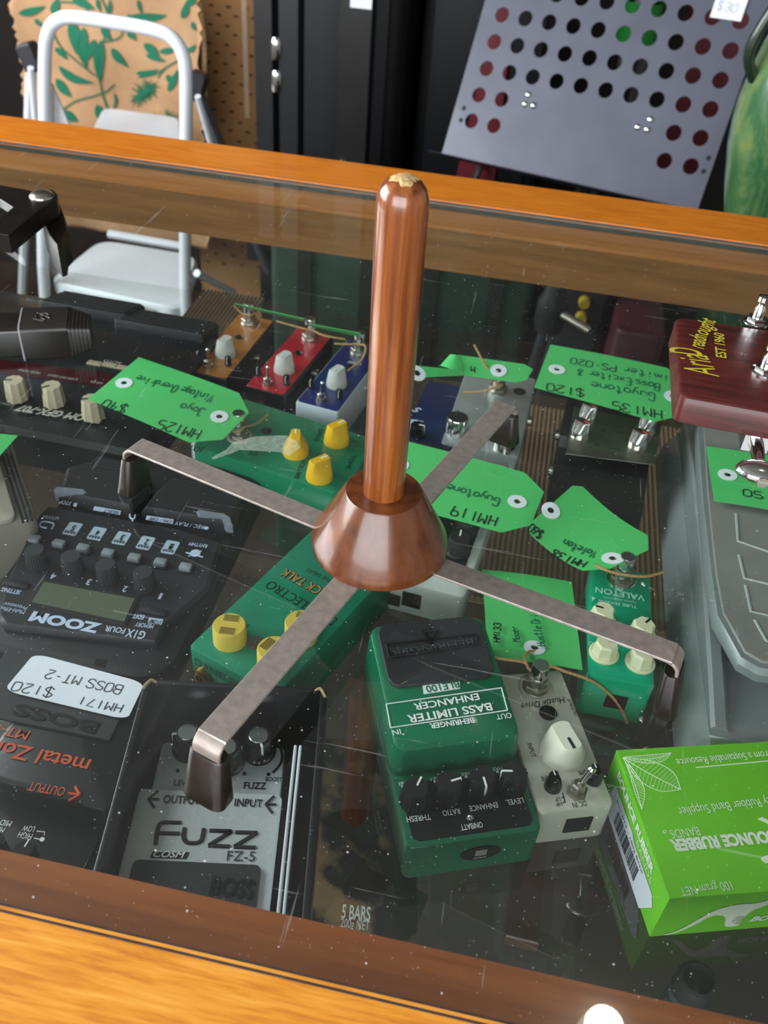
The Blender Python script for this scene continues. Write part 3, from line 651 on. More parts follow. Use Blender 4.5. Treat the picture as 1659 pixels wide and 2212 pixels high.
for s, a, b, h in (('LOW', (284, 1572), (192, 1560), .0030), ('HIGH', (265, 1632), (160, 1610), .0032), ('MID FREQ', (100, 1530), (-120, 1490), .0030), ('MIDDLE', (45, 1580), (-100, 1550), .0028)): fl_.text(bm, s, A3(*a), A3(*b), h)
tube(bm, [fl_.l(*A3(*p)) for p in ((292, 1606), (358, 1612), (352, 1640))], .0003, 5, 0); tube(bm, [fl_.l(*A3(*p)) for p in ((270, 1660), (320, 1672))], .0003, 5, 0); lathe(bm, [(.0012, 0), (.0012, .0002)], 16, at(*fl_.l(*A3(336, 1672))))
obj('panel_lettering', bm, WHT, t)
for x in (-.024, -.008, .008): knob_round(t, (x, -.058, .026), .0055, .013, BLKG, 8, .1, line=WHT, rot=R(90))
# its sticker
c = [P(*p, -.0675) for p in ((313, 1476), (275, 1556), (8, 1492), (75, 1412))]
st_ = thing('price_sticker', 'white handwritten price sticker on the black pedal with orange lettering', 'sticker', (sum(c, V())/4))
bl = lambda u, v: c[1]*(u*v)+c[0]*(u*(1-v))+c[2]*((1-u)*v)+c[3]*((1-u)*(1-v))
bm = nb(); pts = [bl(x+.5, y+.5) for x, y in ring_rr(1, 1, .13, 6)]; loft(bm, [pts, [p+V((0, 0, .0004)) for p in pts]]); obj('paper', bm, mat('white sticker paper', '#dfe2ee', .6, var=.02), st_, world=True)
bm = nb(); PEN = mat('blue black pen', '#30343f', .6)
def onst(p0, p1, s, h):
    a = P(*A3(*p0), -.0671)+V((0, 0, .0002)); b = P(*A3(*p1), -.0671)+V((0, 0, .0002)); u = (b-a); w_ = u.length; u.normalize(); v = V((-u.y, u.x, 0)); hand(bm, s, lambda x, y: a+u*x+v*y, w_, h, .0006, jit=.15)
onst((985, 450), (372, 318), 'BOSS MT-2', .0058); onst((985, 600), (625, 530), 'HM171', .0052); onst((435, 470), (100, 412), '$120', .0060)
obj('handwriting', bm, PEN, st_, world=True)

# ------------------------------------------------------------------ three little pedals in a row, and the blue one behind the peg
def mini(label, nl, yaw, w, l, body_m, panel_m, spots, ztop=-.076, group=None):
    t, f = pedal_root('effects_pedal', label, nl, ztop, yaw, w, l, group=group); H = f.H
    bm = nb(); rbox(bm, 0, 0, w, l, 0, H-.0006, .002, .0012); obj('body', bm, body_m, t, 40)
    bm = nb(); prism(bm, ring_rr(w-.0022, l-.0022, .002, 4), H-.0007, H, b=.0003); obj('face_plate', bm, panel_m, t, 40)
    k = knob_wedge(t, f.l(*spots['knob']), .0088, .0155, CLR, R(yaw-95), WHT, .5); bm = nb(); lathe(bm, [(.0030, 0), (.0030, .011)], 18); obj('shaft', bm, NIK, k)
    for p in spots['small']: knob_round(t, f.l(*p), .0029, .008, BLKG, line=WHT, rot=R(-90), taper=.9)
    toggle(t, f.l(*spots['toggle']), 1.0, (.12, .08)); led(t, f.l(*spots['led']), .0024)
    footswitch(t, f.l(*spots['fs']), .0056, .020)
    for s in (-1, 1):
        bm = nb(); lathe(bm, [(.0042, 0), (.0042, .003), (.0030, .0036)], 18, at(s*w/2, .012*s, .018, 0, 0, R(90*s))); obj('jack_socket', bm, NIK, t)
    return t, f
AMB = mat('amber print', '#a8661c', .35, coat=.3, var=.12, vs=90); RED = mat('crimson print', '#b0192c', .3, coat=.3, var=.05); NAVY = mat('navy print', '#0f2463', .3, coat=.3, var=.05)
WPB = mat('pale grey enamel', '#c3cdd6', .35, coat=.2, var=.03)
G3 = 'little pedals in a row below the rear rail'
mini('amber-faced mini pedal with a black case, leftmost of the row of little pedals', (404, 801), -4.7, .0355, .1085, BLKG, AMB, dict(knob=(487, 766), small=((430, 775), (493, 789)), toggle=(449, 791), led=(516, 729), fs=(539, 698)), group=G3)
mini('crimson-faced mini pedal with a black case, middle of the row of little pedals', (528, 833), -7.8, .0355, .1085, BLKG, RED, dict(knob=(614, 800), small=((558, 810), (619, 830)), toggle=(577, 829), led=(643, 763), fs=(670, 731)), group=G3)
t, f = mini('navy-faced mini pedal with a pale grey case, beside the wooden peg', (638, 866), -9.0, .0372, .112, WPB, NAVY, dict(knob=(727, 831), small=((672, 837), (733, 861)), toggle=(693, 863), led=(757, 792), fs=(775, 762)), group=G3)
bm = nb(); f.text(bm, 'mini', (782, 786), (752, 780), .004, bold=.01, shear=.3); obj('lettering', bm, WHT, t)
bm = nb(); t, f = pedal_root('effects_pedal', 'dark blue mini pedal mostly hidden behind the wooden peg', (868, 948), -.074, -3.0, .040, .092)
rbox(bm, 0, 0, .040, .092, 0, f.H-.0006, .003, .0012); obj('body', bm, mat('blue black enamel', '#141b33', .3, coat=.3, var=.06), t, 40)
bm = nb(); prism(bm, ring_rr(.036, .086, .003, 4), f.H-.0007, f.H); obj('face_plate', bm, mat('deep blue print', '#16244f', .35, var=.06), t)
bm = nb(); f.text(bm, 'S', B5(290, 650), B5(235, 632), .007, bold=.03, shear=.3); f.text(bm, 'N', B5(300, 740), B5(278, 735), .005, bold=.02); q = f.l(*B5(225, 770)); lathe(bm, [(.0075, 0), (.0075, .0003)], 24, at(*q)); obj('lettering', bm, mat('pale blue print', '#b9c4dd', .5), t)
knob_round(t, f.l(900, 940), .006, .010, BLKG, 8, .1, line=WHT)
for s in (-1, 1): bm = nb(); lathe(bm, [(.0042, 0), (.0042, .003), (.0030, .0036)], 18, at(s*.020, -.005, .018, 0, 0, R(90*s))); obj('jack_socket', bm, NIK, t)

# ------------------------------------------------------------------ green overdrive with yellow knobs
JG = mat('emerald enamel', '#047a55', .3, coat=.35, var=.03)
t, f = pedal_root('effects_pedal', 'emerald green overdrive pedal with three bright yellow knobs under the left rear leg', (728, 1066), -.074, -12.5, .120, .074, anchor='nr')
bm = nb(); rbox(bm, 0, 0, .120, .074, 0, .036, .005, .002); obj('body', bm, JG, t, 40)
YK = mat('bright yellow plastic', '#e8b40e', .4, var=.03)
for p, rt in (((639, 978), 118), ((727, 954), 65), ((690, 1031), 62)): knob_wedge(t, f.l(*p), .0098, .0165, YK, R(rt), WHT, .36)
footswitch(t, f.l(*B4(505, 1265)), .0066, .0215, mat('clear washer', '#a7a494', .3)); led(t, f.l(*B4(720, 1222)), .0026)
bm = nb()
f.text(bm, 'VOLUME', B4(1000, 1450), B4(940, 1600), .0034, bold=.02); f.text(bm, 'DRIVE', B4(1140, 1205), B4(1095, 1300), .0034, bold=.02); f.text(bm, 'TONE', B4(1400, 1410), B4(1350, 1520), .0034, bold=.02)
q = [f.l(*B4(*p)) for p in ((600, 1375), (650, 1385), (640, 1415), (590, 1405))]
for a, b in zip(q, q[1:]+q[:1]): tube(bm, [a, b], .0004, 5, 0)
f.text(bm, 'JOYO', B4(230, 1360), B4(60, 1325), .006, bold=.02); f.text(bm, 'n', B4(655, 1530), B4(632, 1530), .003)
obj('lettering', bm, mat('dark green print', '#052e22', .5), t)
for y in (-.018, .016): bm = nb(); lathe(bm, [(.0045, 0), (.0045, .0035), (.0032, .004)], 20, at(.060, y, .018, 0, 0, R(90))); obj('jack_socket', bm, NIK, t)

# ------------------------------------------------------------------ silver pedal, white pedal and black chrome-knob pedal
GS = mat('brushed grey aluminium', '#a5a9aa', .38, .45, var=.12, vs=40)
t, f = pedal_root('effects_pedal', 'bare silver grey pedal with chrome knobs behind the rear right steel leg', (953, 955), -.072, -2.5, .060, .118)
bm = nb(); rbox(bm, 0, 0, .060, .118, 0, f.H, .003, .0015); obj('body', bm, GS, t, 40)
footswitch(t, f.l(1075, 843), .006, .020); led(t, f.l(1122, 846), .0034)
for p, rt in (((985, 932), 100), ((1088, 968), -60)): knob_round(t, f.l(*p), .0088, .0135, CHR, line=INK, rot=R(rt), taper=.95)
bm = nb(); lathe(bm, [(.0042, 0), (.0042, .003), (.003, .0036)], 18, at(-.030, .025, .02, 0, 0, R(-90))); lathe(bm, [(.0001, 0)]*2, 3) if False else None; obj('jack_socket', bm, NIK, t)
bm = nb(); lathe(bm, [(.0042, 0), (.0042, .003), (.003, .0036)], 18, at(.030, .02, .02, 0, 0, R(90))); obj('jack_socket', bm, NIK, t)

WPL = mat('off white enamel', '#c4c8c4', .35, coat=.15, var=.03)
t, f = pedal_root('effects_pedal', 'off white pedal with a dark face and two black knobs behind the wooden hub', (1003, 1292), -.082, -6.0, .064, .150, anchor='nr')
bm = nb(); rbox(bm, 0, 0, .064, .150, 0, f.H, .004, .0016); obj('body', bm, WPL, t, 40)
bm = nb(); prism(bm, ring_rr(.052, .112, .003, 4, 0, -.003), f.H-.0002, f.H+.0008); obj('face_plate', bm, mat('dark green face', '#0f1a17', .35), t)
for p, rt in (((988, 1192), 95), ((1003, 1152), 110)): knob_round(t, f.l(*p), .0078, .0135, BLKP, line=WHT, rot=R(rt), skirt=1.15)
knob_round(t, f.l(905, 1150), .0078, .0135, BLKP, line=WHT, rot=R(90), skirt=1.15)
bm = nb(); boxm(bm, .0125, .0014, .0125, at(-.002, -.0752, .014), b=.0003); obj('power_socket', bm, BLKM, t)
bm = nb(); boxm(bm, .019, .0012, .010, at(-.019, -.0751, .010), b=.0003); obj('battery_door', bm, BLKP, t)

t, f = pedal_root('effects_pedal', 'black slanted pedal with a mirror panel and four chrome knobs', (1190, 1045), -.074, -3.0, .069, .118)
H = f.H; bm = nb()
loft(bm, [[(x, y, z) for y, z in ((-.059, 0), (-.059, H-.014), (-.016, H+.004), (-.012, H+.012), (.059, H+.012), (.059, 0))] for x in (-.0345, .0345)]); obj('body', bm, mat('satin black enamel', '#121110', .5), t, 20)
fp = Frame(t, H+.0124); bm = nb(); q = [fp.l(*p) for p in ((1222, 980), (1415, 1004), (1430, 915), (1240, 880))]; prism(bm, [(p.x, p.y) for p in q], H+.0119, H+.0126); obj('face_plate', bm, mat('polished steel', '#a39c90', .22, .9, var=.05), t)
for p in ((1252, 940), (1268, 905), (1376, 962), (1395, 928)):
    k = knob_wedge(t, fp.l(*p), .0076, .0135, CHR, R(-25), mat('red dot', '#d63a20', .5), .4)
bm = nb(); fp.text(bm, 'LEVEL', B6(690, 985), B6(620, 975), .002, bold=.02); fp.text(bm, 'DRIVE', B6(560, 970), B6(520, 962), .002, bold=.02); fp.text(bm, 'EXCITE', B6(655, 1098), B6(592, 1088), .002, bold=.02); fp.text(bm, 'LIMIT', B6(520, 1068), B6(480, 1062), .002, bold=.02); obj('lettering', bm, INK, t)
bm = nb(); boxm(bm, .02, .006, .010, at(.0, -.0585, H-.018), b=.0005); obj('foot_pad', bm, BLKP, t)
for y in (-.02, .03): bm = nb(); lathe(bm, [(.0045, 0), (.0045, .003), (.0032, .0036)], 18, at(-.0345, y, .02, 0, 0, R(-90))); obj('jack_socket', bm, NIK, t)

# ------------------------------------------------------------------ black multi-effects unit with a small screen (left)
ZB = mat('charcoal plastic', '#1b1c20', .5, var=.08, bump=.15, bs=900)
PBL = mat('pale blue print', '#9fb0c4', .55, var=.03)
t, f = pedal_root('multi_effects_unit', 'black multi-effects unit with a grey-green screen and two foot pads, at the left', (352, 1462), -.080, 0.0, .130, .205, cat='effects unit', anchor='nr')
H = f.H
bm = nb(); rbox(bm, 0, 0, .130, .205, 0, H-.006, .022, .004, n=8); obj('body', bm, ZB, t, 40)
bm = nb(); q = [f.l(*A1(*p)) for p in ((1000, 1390), (1050, 1290), (1330, 1040), (1420, 740), (1150, 650), (300, 505), (245, 560), (30, 1000), (-20, 1215), (20, 1275))]
c = V((sum(p.x for p in q)/10, sum(p.y for p in q)/10)); qq = cr_smooth([V((p.x, p.y, 0)) for p in q], 1, True)
prism(bm, [(p.x, p.y) for p in q], H-.0065, H, b=.0025); obj('control_panel', bm, mat('dark grey panel', '#212227', .45, var=.06), t, 40)
bm = nb(); q = [f.l(*A1(*p)) for p in ((205, 1137), (795, 1262), (866, 1115), (285, 1008))]; d = .003
prism(bm, [(q[0].x-d, q[0].y-d), (q[1].x+d, q[1].y-d), (q[2].x+d, q[2].y+d), (q[3].x-d, q[3].y+d)], H-.0002, H+.0012, b=.0015); obj('screen_bezel', bm, BLKP, t)
bm = nb(); prism(bm, [(p.x, p.y) for p in q], H+.0006, H+.0015); obj('screen', bm, mat('unlit display', '#59604f', .2, var=.04), t)
for p in ((262, 860), (490, 900), (710, 950), (945, 1000)):
    q = f.l(*A1(*p)); q.y -= .004; knob_round(t, q, .0070, .013, mat('knob charcoal', '#2b2c2f', .55), 24, .06, taper=.88)
for i, p in enumerate(((225, 740), (380, 770), (535, 798), (695, 830), (862, 860), (1028, 890), (1190, 920))):
    q = f.l(*A1(*p)); bm = nb(); rbox(bm, 0, 0, .0100, .0080, 0, .0012, .0015, .0004); o = obj('button_frame', bm, BLKP, t); o.location = q; 
    b2 = nb(); rbox(b2, 0, 0, .0078, .0058, .0005, .0040, .0012, .0008); obj('button', b2, mat('translucent key', '#8b8f98', .25, coat=.4), o)
for p, s in (((465, 660), '5'), ((620, 690), '4'), ((778, 720), '3'), ((932, 750), '2'), ((1090, 778), '1')):
    q = f.l(*A1(*p)); bm = nb(); prism(bm, [(q.x+x, q.y+y) for x, y in ring_rr(.0092, .0125, .0012, 4)], H, H+.0003); o = obj('number_patch', bm, mat('pale blue patch', '#aab9cd', .5), t)
    b2 = nb(); fn = lambda u, v: V((q.x+.0016-u, q.y+.0002-v+.0028, H+.0006)); put(b2, s, fn, .0024, .0052, bold=.03); [lathe(b2, [(.0007, 0), (.0007, .0002)], 10, at(q.x-.0030+.002*k, q.y-.0042, H+.0004)) for k in range(4)]; boxm(b2, .0072, .0003, .0002, at(q.x, q.y-.0030, H+.0005)); obj('numeral', b2, INK, o)
bm = nb()
for s, a, b, h, bo in (('G1X', (940, 1320), (820, 1300), .0060, .02), ('FOUR', (808, 1298), (680, 1280), .0042, .02), ('ZOOM', (655, 1272), (215, 1190), .0072, .05), ('Multi-Effects', (165, 1185), (-20, 1150), .0030, .0), ('Processor', (180, 1158), (30, 1128), .0030, .0),
    ('SETTING', (138, 1058), (20, 1035), .0032, .02), ('MEMORY', (988, 1272), (872, 1258), .0034, .01), ('EDIT', (928, 1215), (856, 1205), .0034, .02), ('RHYTHM', (1330, 762), (1215, 745), .0032, .02), ('LOOPER', (380, 588), (278, 572), .0030, .01),
    ('STOP', (460, 490), (388, 478), .0034, .01), ('REC / PLAY', (1310, 640), (1125, 612), .0036, .0), ('1', (1045, 1075), (1028, 1072), .005, .02), ('2', (822, 1030), (795, 1026), .005, .02), ('3', (592, 986), (565, 982), .005, .02), ('4', (368, 948), (335, 944), .005, .02)):
    f.text(bm, s, A1(*a), A1(*b), h, bold=bo)
for pts in (((775, 545), (605, 515), (595, 540), (768, 570)), ((1112, 600), (940, 575), (932, 600), (1105, 628)), ((1045, 1240), (955, 1228), (945, 1262), (1035, 1275))): f.quad(bm, [A1(*p) for p in pts], H+.0002)
lathe(bm, [(.0016, 0), (.0016, .0003)], 14, at(*f.l(*A1(1320, 655)))); f.quad(bm, [A1(*p) for p in ((495, 497), (475, 494), (468, 515), (488, 518))])
tube(bm, [f.l(*A1(*p)) for p in ((330, 660), (345, 632), (330, 620), (280, 612), (258, 625), (262, 645), (300, 655))], .0006, 6, 4); q = f.l(*A1(1250, 815)); lathe(bm, [(.0034, 0), (.0034, .0003)], 20, at(*q)); tube(bm, [f.l(*A1(*p)) for p in ((1190, 810), (1300, 840))], .0005, 5, 0); tube(bm, [f.l(*A1(*p)) for p in ((1205, 835), (1290, 800))], .0005, 5, 0)
tube(bm, [f.l(*A1(*p)) for p in ((832, 565), (835, 590), (860, 592), (866, 570))], .0006, 6, 3); tube(bm, [f.l(*A1(*p)) for p in ((850, 592), (848, 612))], .0006, 6, 0)
obj('lettering', bm, PBL, t)
bm = nb(); f.text(bm, 'SELECT', A1(765, 550), A1(668, 535), .0030, H+.0006, bold=.01); f.text(bm, 'ON / OFF', A1(1100, 606), A1(960, 584), .0030, H+.0006, bold=.01); f.text(bm, 'STOMP', A1(1038, 1248), A1(958, 1236), .0034, H+.0006, bold=.01); obj('dark_lettering', bm, INK, t)
for p in ((105, 1015), (985, 1190)): q = f.l(*A1(*p)); bm = nb(); rbox(bm, 0, 0, .0165, .0055, 0, .0014, .0012, .0004); o = obj('flat_button', bm, BLKP, t); o.location = q
ZP = mat('black foot pad', '#16181b', .55, bump=.2, bs=900)
for pts, g in ((((370, 440), (840, 525), (985, 400), (900, 268), (640, 205), (420, 260)), ((500, 260), (850, 320))), (((900, 530), (1500, 630), (1560, 480), (1480, 380), (1100, 320), (1000, 400)), ((1110, 340), (1480, 400)))):
    bm = nb(); q = [f.l(*A1(*p), H+.004) for p in pts]; prism(bm, [(p.x, p.y) for p in q], H-.012, H+.005, b=.004); o = obj('foot_pad', bm, ZP, t, 40)
    b2 = nb()
    for k in range(3): a = f.l(*A1(g[0][0]+45*k, g[0][1]-18*k), H+.0052); b = f.l(*A1(g[1][0]-10*k, g[1][1]-22*k), H+.0052); tube(b2, [a, b], .0007, 6, 0)
    obj('grip_ridges', b2, BLKM, o)
for pts in (((345, 425), (360, 408), (540, 425), (560, 440), (540, 455), (360, 445)), ((1255, 565), (1270, 555), (1440, 580), (1480, 605), (1490, 650), (1450, 645), (1420, 610), (1270, 590))):
    bm = nb(); q = [f.l(*A1(*p), H+.003) for p in pts]; prism(bm, [(p.x, p.y) for p in q], H-.002, H+.006, b=.001); obj('light_bar', bm, mat('frosted light bar', '#7d828f', .3, coat=.3), t, 40)
for k in range(7): 
    a = f.l(*A1(612+13*k, 1490+3*k), H-.006) if k < 5 else None
bm = nb()
for k in range(6): a = f.l(*A1(618+13*k, 1488+2*k), H-.0058); b = f.l(*A1(602+13*k, 1530+2*k), H-.0058); tube(bm, [a, b], .0003, 5, 0)
obj('vent_slots', bm, BLKM, t)

# beige pedal at the left edge, with its green tag
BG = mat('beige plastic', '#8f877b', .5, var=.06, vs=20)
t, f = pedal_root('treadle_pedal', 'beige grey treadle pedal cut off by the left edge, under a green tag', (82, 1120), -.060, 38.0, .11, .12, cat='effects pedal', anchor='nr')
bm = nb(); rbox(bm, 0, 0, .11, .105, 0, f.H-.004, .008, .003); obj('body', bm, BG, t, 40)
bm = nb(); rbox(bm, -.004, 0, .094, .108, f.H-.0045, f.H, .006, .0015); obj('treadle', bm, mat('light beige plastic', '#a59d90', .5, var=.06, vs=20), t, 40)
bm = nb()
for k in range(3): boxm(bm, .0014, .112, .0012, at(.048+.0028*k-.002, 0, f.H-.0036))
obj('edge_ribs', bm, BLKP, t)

# ------------------------------------------------------------------ older black multi-effects floor unit at the rear left
t, f = pedal_root('multi_effects_unit', 'older black effects floor unit with cream knobs and ridged pads, below the left rear rail', (292, 962), -.070, -1.8, .330, .225, cat='effects unit', anchor='nr')
H = f.H; bm = nb()
loft(bm, [[(x, y, z) for y, z in ((-.1125, 0), (-.1125, H-.012), (-.1085, H-.008), (-.05, H-.001), (.02, H), (.055, H-.003), (.098, H-.022), (.1125, H-.026), (.1125, 0))] for x in (-.165, .165)]); obj('body', bm, mat('black painted steel', '#15181b', .38, coat=.2, var=.1, bump=.12, bs=900), t, 20)
CRK = mat('cream knob plastic', '#b5a98f', .45, var=.08)
for (x, y), rt in (((38, 860), 200), ((118, 871), 230)): knob_round(t, f.l(x, y, H-.004), .0088, .0165, CRK, 9, .10, line=INK, rot=R(rt), taper=.86)
knob_round(t, f.l(-45, 860, H-.004), .0088, .0165, CRK, 9, .10, line=INK, rot=R(210), taper=.86); knob_round(t, f.l(203, 900, H-.004), .0088, .0165, CRK, 9, .10, line=INK, rot=R(210), taper=.86)
for pts in (((170, 660), (258, 690), (250, 652), (120, 622)), ((272, 700), (425, 728), (438, 690), (298, 664))):
    bm = nb(); q = [f.l(*p, H+.002) for p in pts]; cx_ = sum(p.x for p in q)/4; cy_ = sum(p.y for p in q)/4
    o = None; rbox(bm, 0, 0, .082, .040, 0, .012, .003, .002); o = obj('foot_pad', bm, ZP, t, 40); o.location = (cx_, cy_, H-.010); o.rotation_euler = (R(-14), 0, 0)
    b2 = nb()
    for k in range(6): boxm(b2, .076, .0022, .0016, at(0, -.016+.0064*k, .0125), b=.0004)
    obj('grip_ridges', b2, BLKM, o)
bm = nb()
for p in ((205, 786), (237, 790), (268, 796)): q = f.l(*p, H-.0005); boxm(bm, .0125, .0055, .0022, at(q.x, q.y, H), b=.0006)
obj('button', bm, mat('aged ivory key', '#9c8f78', .5), t)
bm = nb(); fq = [f.l(*p, H-.001) for p in ((-120, 790), (235, 838), (248, 812), (-120, 765))]; prism(bm, [(p.x, p.y) for p in fq], H-.004, H+.0006); obj('display_strip', bm, mat('dark red window', '#3d0d12', .2, coat=.5), t)
bm = nb()
f.text(bm, 'ZOOM GFX-707', B3(770, 1770), B3(140, 1672), .0080, H-.008, bold=.04, shear=.3, eps=.0042); f.text(bm, 'GUITAR EFFECTS', B3(110, 1668), B3(-60, 1640), .0030, H-.008, eps=.0042)
for a, b, s in (((562, 1462), (350, 1428), 'COMP DIST DELAY'), ((295, 1416), (145, 1392), 'MOD WAH'), ((880, 1345), (750, 1325), 'AUTO'), ((745, 1490), (660, 1475), 'AMP SIM')): f.text(bm, s, B3(*a), B3(*b), .0030, H, eps=.0012)
obj('lettering', bm, mat('grey white print', '#a9a79d', .55), t)

# ------------------------------------------------------------------ big silver volume pedal on the right
VP = mat('silver grey painted metal', '#878f8f', .38, .2, var=.06, vs=30, coat=.2)
VT = mat('grey rubber tread', '#85837f', .5, var=.08, vs=40, bump=.1, bs=600)
t = thing('volume_pedal', 'large silver grey volume pedal with a chevron tread at the right edge', 'volume pedal', (.205, .475, SH))
f = Frame(t, .05)
bm = nb()
q = [f.l(*p, h) for p, h in (((1478, 860), .024), ((1455, 1060), .024), ((1490, 1612), .006))]
xl = .135-.205
prof = lambda x, yy, z: (x, yy, z)
rings = []
for y, zt, x0 in ((-.137, .026, xl+.004), (-.130, .034, xl+.001), (-.02, .030, xl), (.18, .026, xl)):
    rings.append([(x0-.004, y, 0), (x0-.002, y, zt*.55), (x0+.006, y, zt), (.09, y, zt), (.09, y, 0)])
loft(bm, rings); obj('base', bm, VP, t, 30)
# raised side cheek
bm = nb(); rings = []
for y, zt in ((-.125, .036), (-.09, .040), (0, .047), (.10, .046), (.18, .040)): rings.append([(xl+.006, y, .02), (xl+.008, y, zt-.002), (xl+.010, y, zt), (xl+.016, y, zt), (xl+.018, y, zt-.002), (xl+.019, y, .02)])
loft(bm, rings); obj('side_cheek', bm, VP, t, 30)
# tread, hinged in the middle, toe end toward the camera
tz = lambda y: .062+.05*(y+.05)*.35
out = [(1505, 900), (1512, 1060), (1528, 1240), (1545, 1335), (1598, 1428), (1640, 1452), (1700, 1460), (1900, 1440), (1900, 900)]
bm = nb(); pp = [f.l(*p, .058) for p in out]; prism(bm, [(p.x, p.y) for p in pp], .050, .0585, b=.003); trd = obj('treadle', bm, VP, t, 40)
c = V((sum(p.x for p in pp)/9, sum(p.y for p in pp)/9, 0))
bm = nb(); prism(bm, [((p.x-c.x)*.87+c.x, (p.y-c.y)*.93+c.y) for p in pp], .058, .0598, b=.001); obj('tread_mat', bm, VT, trd, 40)
bm = nb()
for pts in (((1596, 1200), (1608, 1250), (1659, 1262), (1740, 1270)), ((1610, 1265), (1622, 1322), (1670, 1332), (1740, 1338)), ((1630, 1340), (1655, 1385), (1700, 1395)), ((1590, 1110), (1594, 1170), (1659, 1192), (1740, 1200))):
    tube(bm, [f.l(*p, .0596) for p in pts], .0011, 6, 0)
obj('chevron_ribs', bm, mat('pale rubber rib', '#a7abac', .4), trd)
for p in ((1588, 1497), (1668, 1502)):
    q = f.l(*p, .020); bm = nb(); lathe(bm, [(.0058, 0), (.0058, .003), (.0046, .0036), (.0040, .0038), (.0040, .0005)], 24, at(q.x, -.1372, .0175, 0, R(90), 0)); j = obj('jack_socket', bm, BRS, t)
    b2 = nb(); lathe(b2, [(.0038, .001), (.0038, .003)], 20, at(q.x, -.1372, .0175, 0, R(90), 0)); obj('socket_hole', b2, BLKM, j)
bm = nb(); q = f.l(1600, 1360, .034); boxm(bm, .06, .045, .014, at(q.x+.012, q.y+.012, .040), b=.001); obj('pivot_block', bm, BLKM, t)
bm = nb(); q = [f.l(*p, .0475) for p in ((1556, 1225), (1541, 1312))]; b_ = V((xl+.0162, q[0].y, .0475))
put(bm, 'VOLUME PEDAL', lambda u, v: V((xl+.0105+v, -.005-u, .0474)), .055, .0035, bold=.0); obj('embossed_lettering', bm, mat('raised silver letters', '#9ba2a4', .35, .5), t)

# ------------------------------------------------------------------ bright green carton of rubber bands
BGN = mat('lime green card', '#74cd27', .5, var=.04, vs=25); PW_ = mat('white card print', '#e9f2df', .6, var=.02)
t, f = pedal_root('rubber_band_box', 'lime green carton of rubber bands with white lettering, at the lower right', (1446, 1942), -.072, 17.5, .110, .083, cat='box')
H = f.H; w, l = .110, .083
bm = nb(); rbox(bm, 0, 0, w, l, 0, H, .0006, .0005, n=2); obj('carton', bm, BGN, t, 40)
bm = nb()
for s, a, b, h, bo in (('BOUNCE RUBBER', (1800, 1030), (722, 1135), .0058, .055), ('BANDS', (990, 990), (722, 1022), .0052, .0), ('Australian Quality Rubber Band Supplier', (2560, 620), (795, 812), .0054, .0), ('100 gram NET', (1296, 1502), (815, 1562), .0046, .0)): pass
f.text(bm, 'BOUNCE RUBBER', A7(1700, 1030), A7(722, 1120), .0058, bold=.055); f.text(bm, 'BANDS', A7(990, 992), A7(722, 1024), .0046, bold=-.005)
f.text(bm, 'ty Rubber Band Supplier', A7(1665, 712), A7(795, 812), .0050, bold=-.005); f.text(bm, '100 gram NET', A7(1296, 1504), A7(815, 1566), .0044, bold=-.005); f.text(bm, 'from a Sustainable Resource', A7(1662, 272), A7(780, 352), .0046, bold=0)
tube(bm, [f.l(*A7(980, 428)), f.l(*A7(1700, 362))], .0003, 5, 0); tube(bm, [f.l(*A7(685, 1035))+V((.0008*math.cos(k*.7), .0008*math.sin(k*.7), 0)) for k in range(9)], .0002, 5, 0)
for mid, top, bot in ((((290, 335), (500, 465), (700, 570), (835, 635)), ((320, 335), (560, 370), (760, 470), (835, 635)), ((290, 340), (440, 545), (640, 650), (835, 635))), (((295, 335), (380, 530), (430, 680), (468, 825)), ((320, 360), (460, 560), (495, 680), (468, 825)), ((295, 335), (350, 480), (400, 650), (468, 825))), (((290, 330), (480, 350), (640, 330), (745, 290)), ((300, 328), (500, 312), (640, 300), (745, 290)), ((290, 332), (480, 385), (660, 370), (745, 290)))):
    A_ = [cr_smooth([f.l(*A7(*p)) for p in k], 6) for k in (mid, top, bot)]
    for k in A_: tube(bm, k, .00018, 4, 0)
    for i in range(2, len(A_[0])-1):
        for e in (1, 2): tube(bm, [A_[0][i], A_[e][min(i+1, len(A_[e])-1)]], .0001, 4, 0)
prk = ((1560, 915), (1600, 900), (1720, 960), (1720, 1000), (1640, 950)); f.quad(bm, [A7(*p) for p in prk]); f.quad(bm, [A7(*p) for p in ((1592, 1290), (1620, 1270), (1720, 1240), (1720, 1330), (1640, 1335), (1605, 1310))])
obj('lettering', bm, PW_, t)
# end panel (left end) with bar code
E_ = lambda u, v: V((-w/2-.0003, l/2-u, H-v))          # u along the end from the far corner, v down
def eq(bm, pts, mi=0): 
    vs = [bm.verts.new(E_(*p)) for p in pts]; bm.faces.new(vs)
bm = nb(); put(bm, 'BOUNCE RUBBER', lambda u, v: E_(.010+u, .0095-v), .056, .0048, bold=.05); put(bm, 'BANDS', lambda u, v: E_(.046+u, .0150-v), .022, .0036, bold=-.01); obj('end_lettering', bm, PW_, t)
bm = nb(); eq(bm, [(.008, .030), (.012, .0150), (.040, .0150), (.044, .0172), (.072, .0172), (.076, .022), (.068, .0385), (.010, .0385)]); obj('bar_code_label', bm, mat('white label paper', '#dde0ee', .6, var=.02), t)
E2 = lambda u, v: E_(u, v)+V((-.0002, 0, 0)); bm = nb(); x = .022; random.seed(3)
while x < .056:
    k = random.choice((.0003, .0005, .0009)); vs = [bm.verts.new(E2(*p)) for p in ((x, .0225), (x+k, .0225), (x+k, .034), (x, .034))]; bm.faces.new(vs); x += k+random.choice((.0003, .0005, .0007))
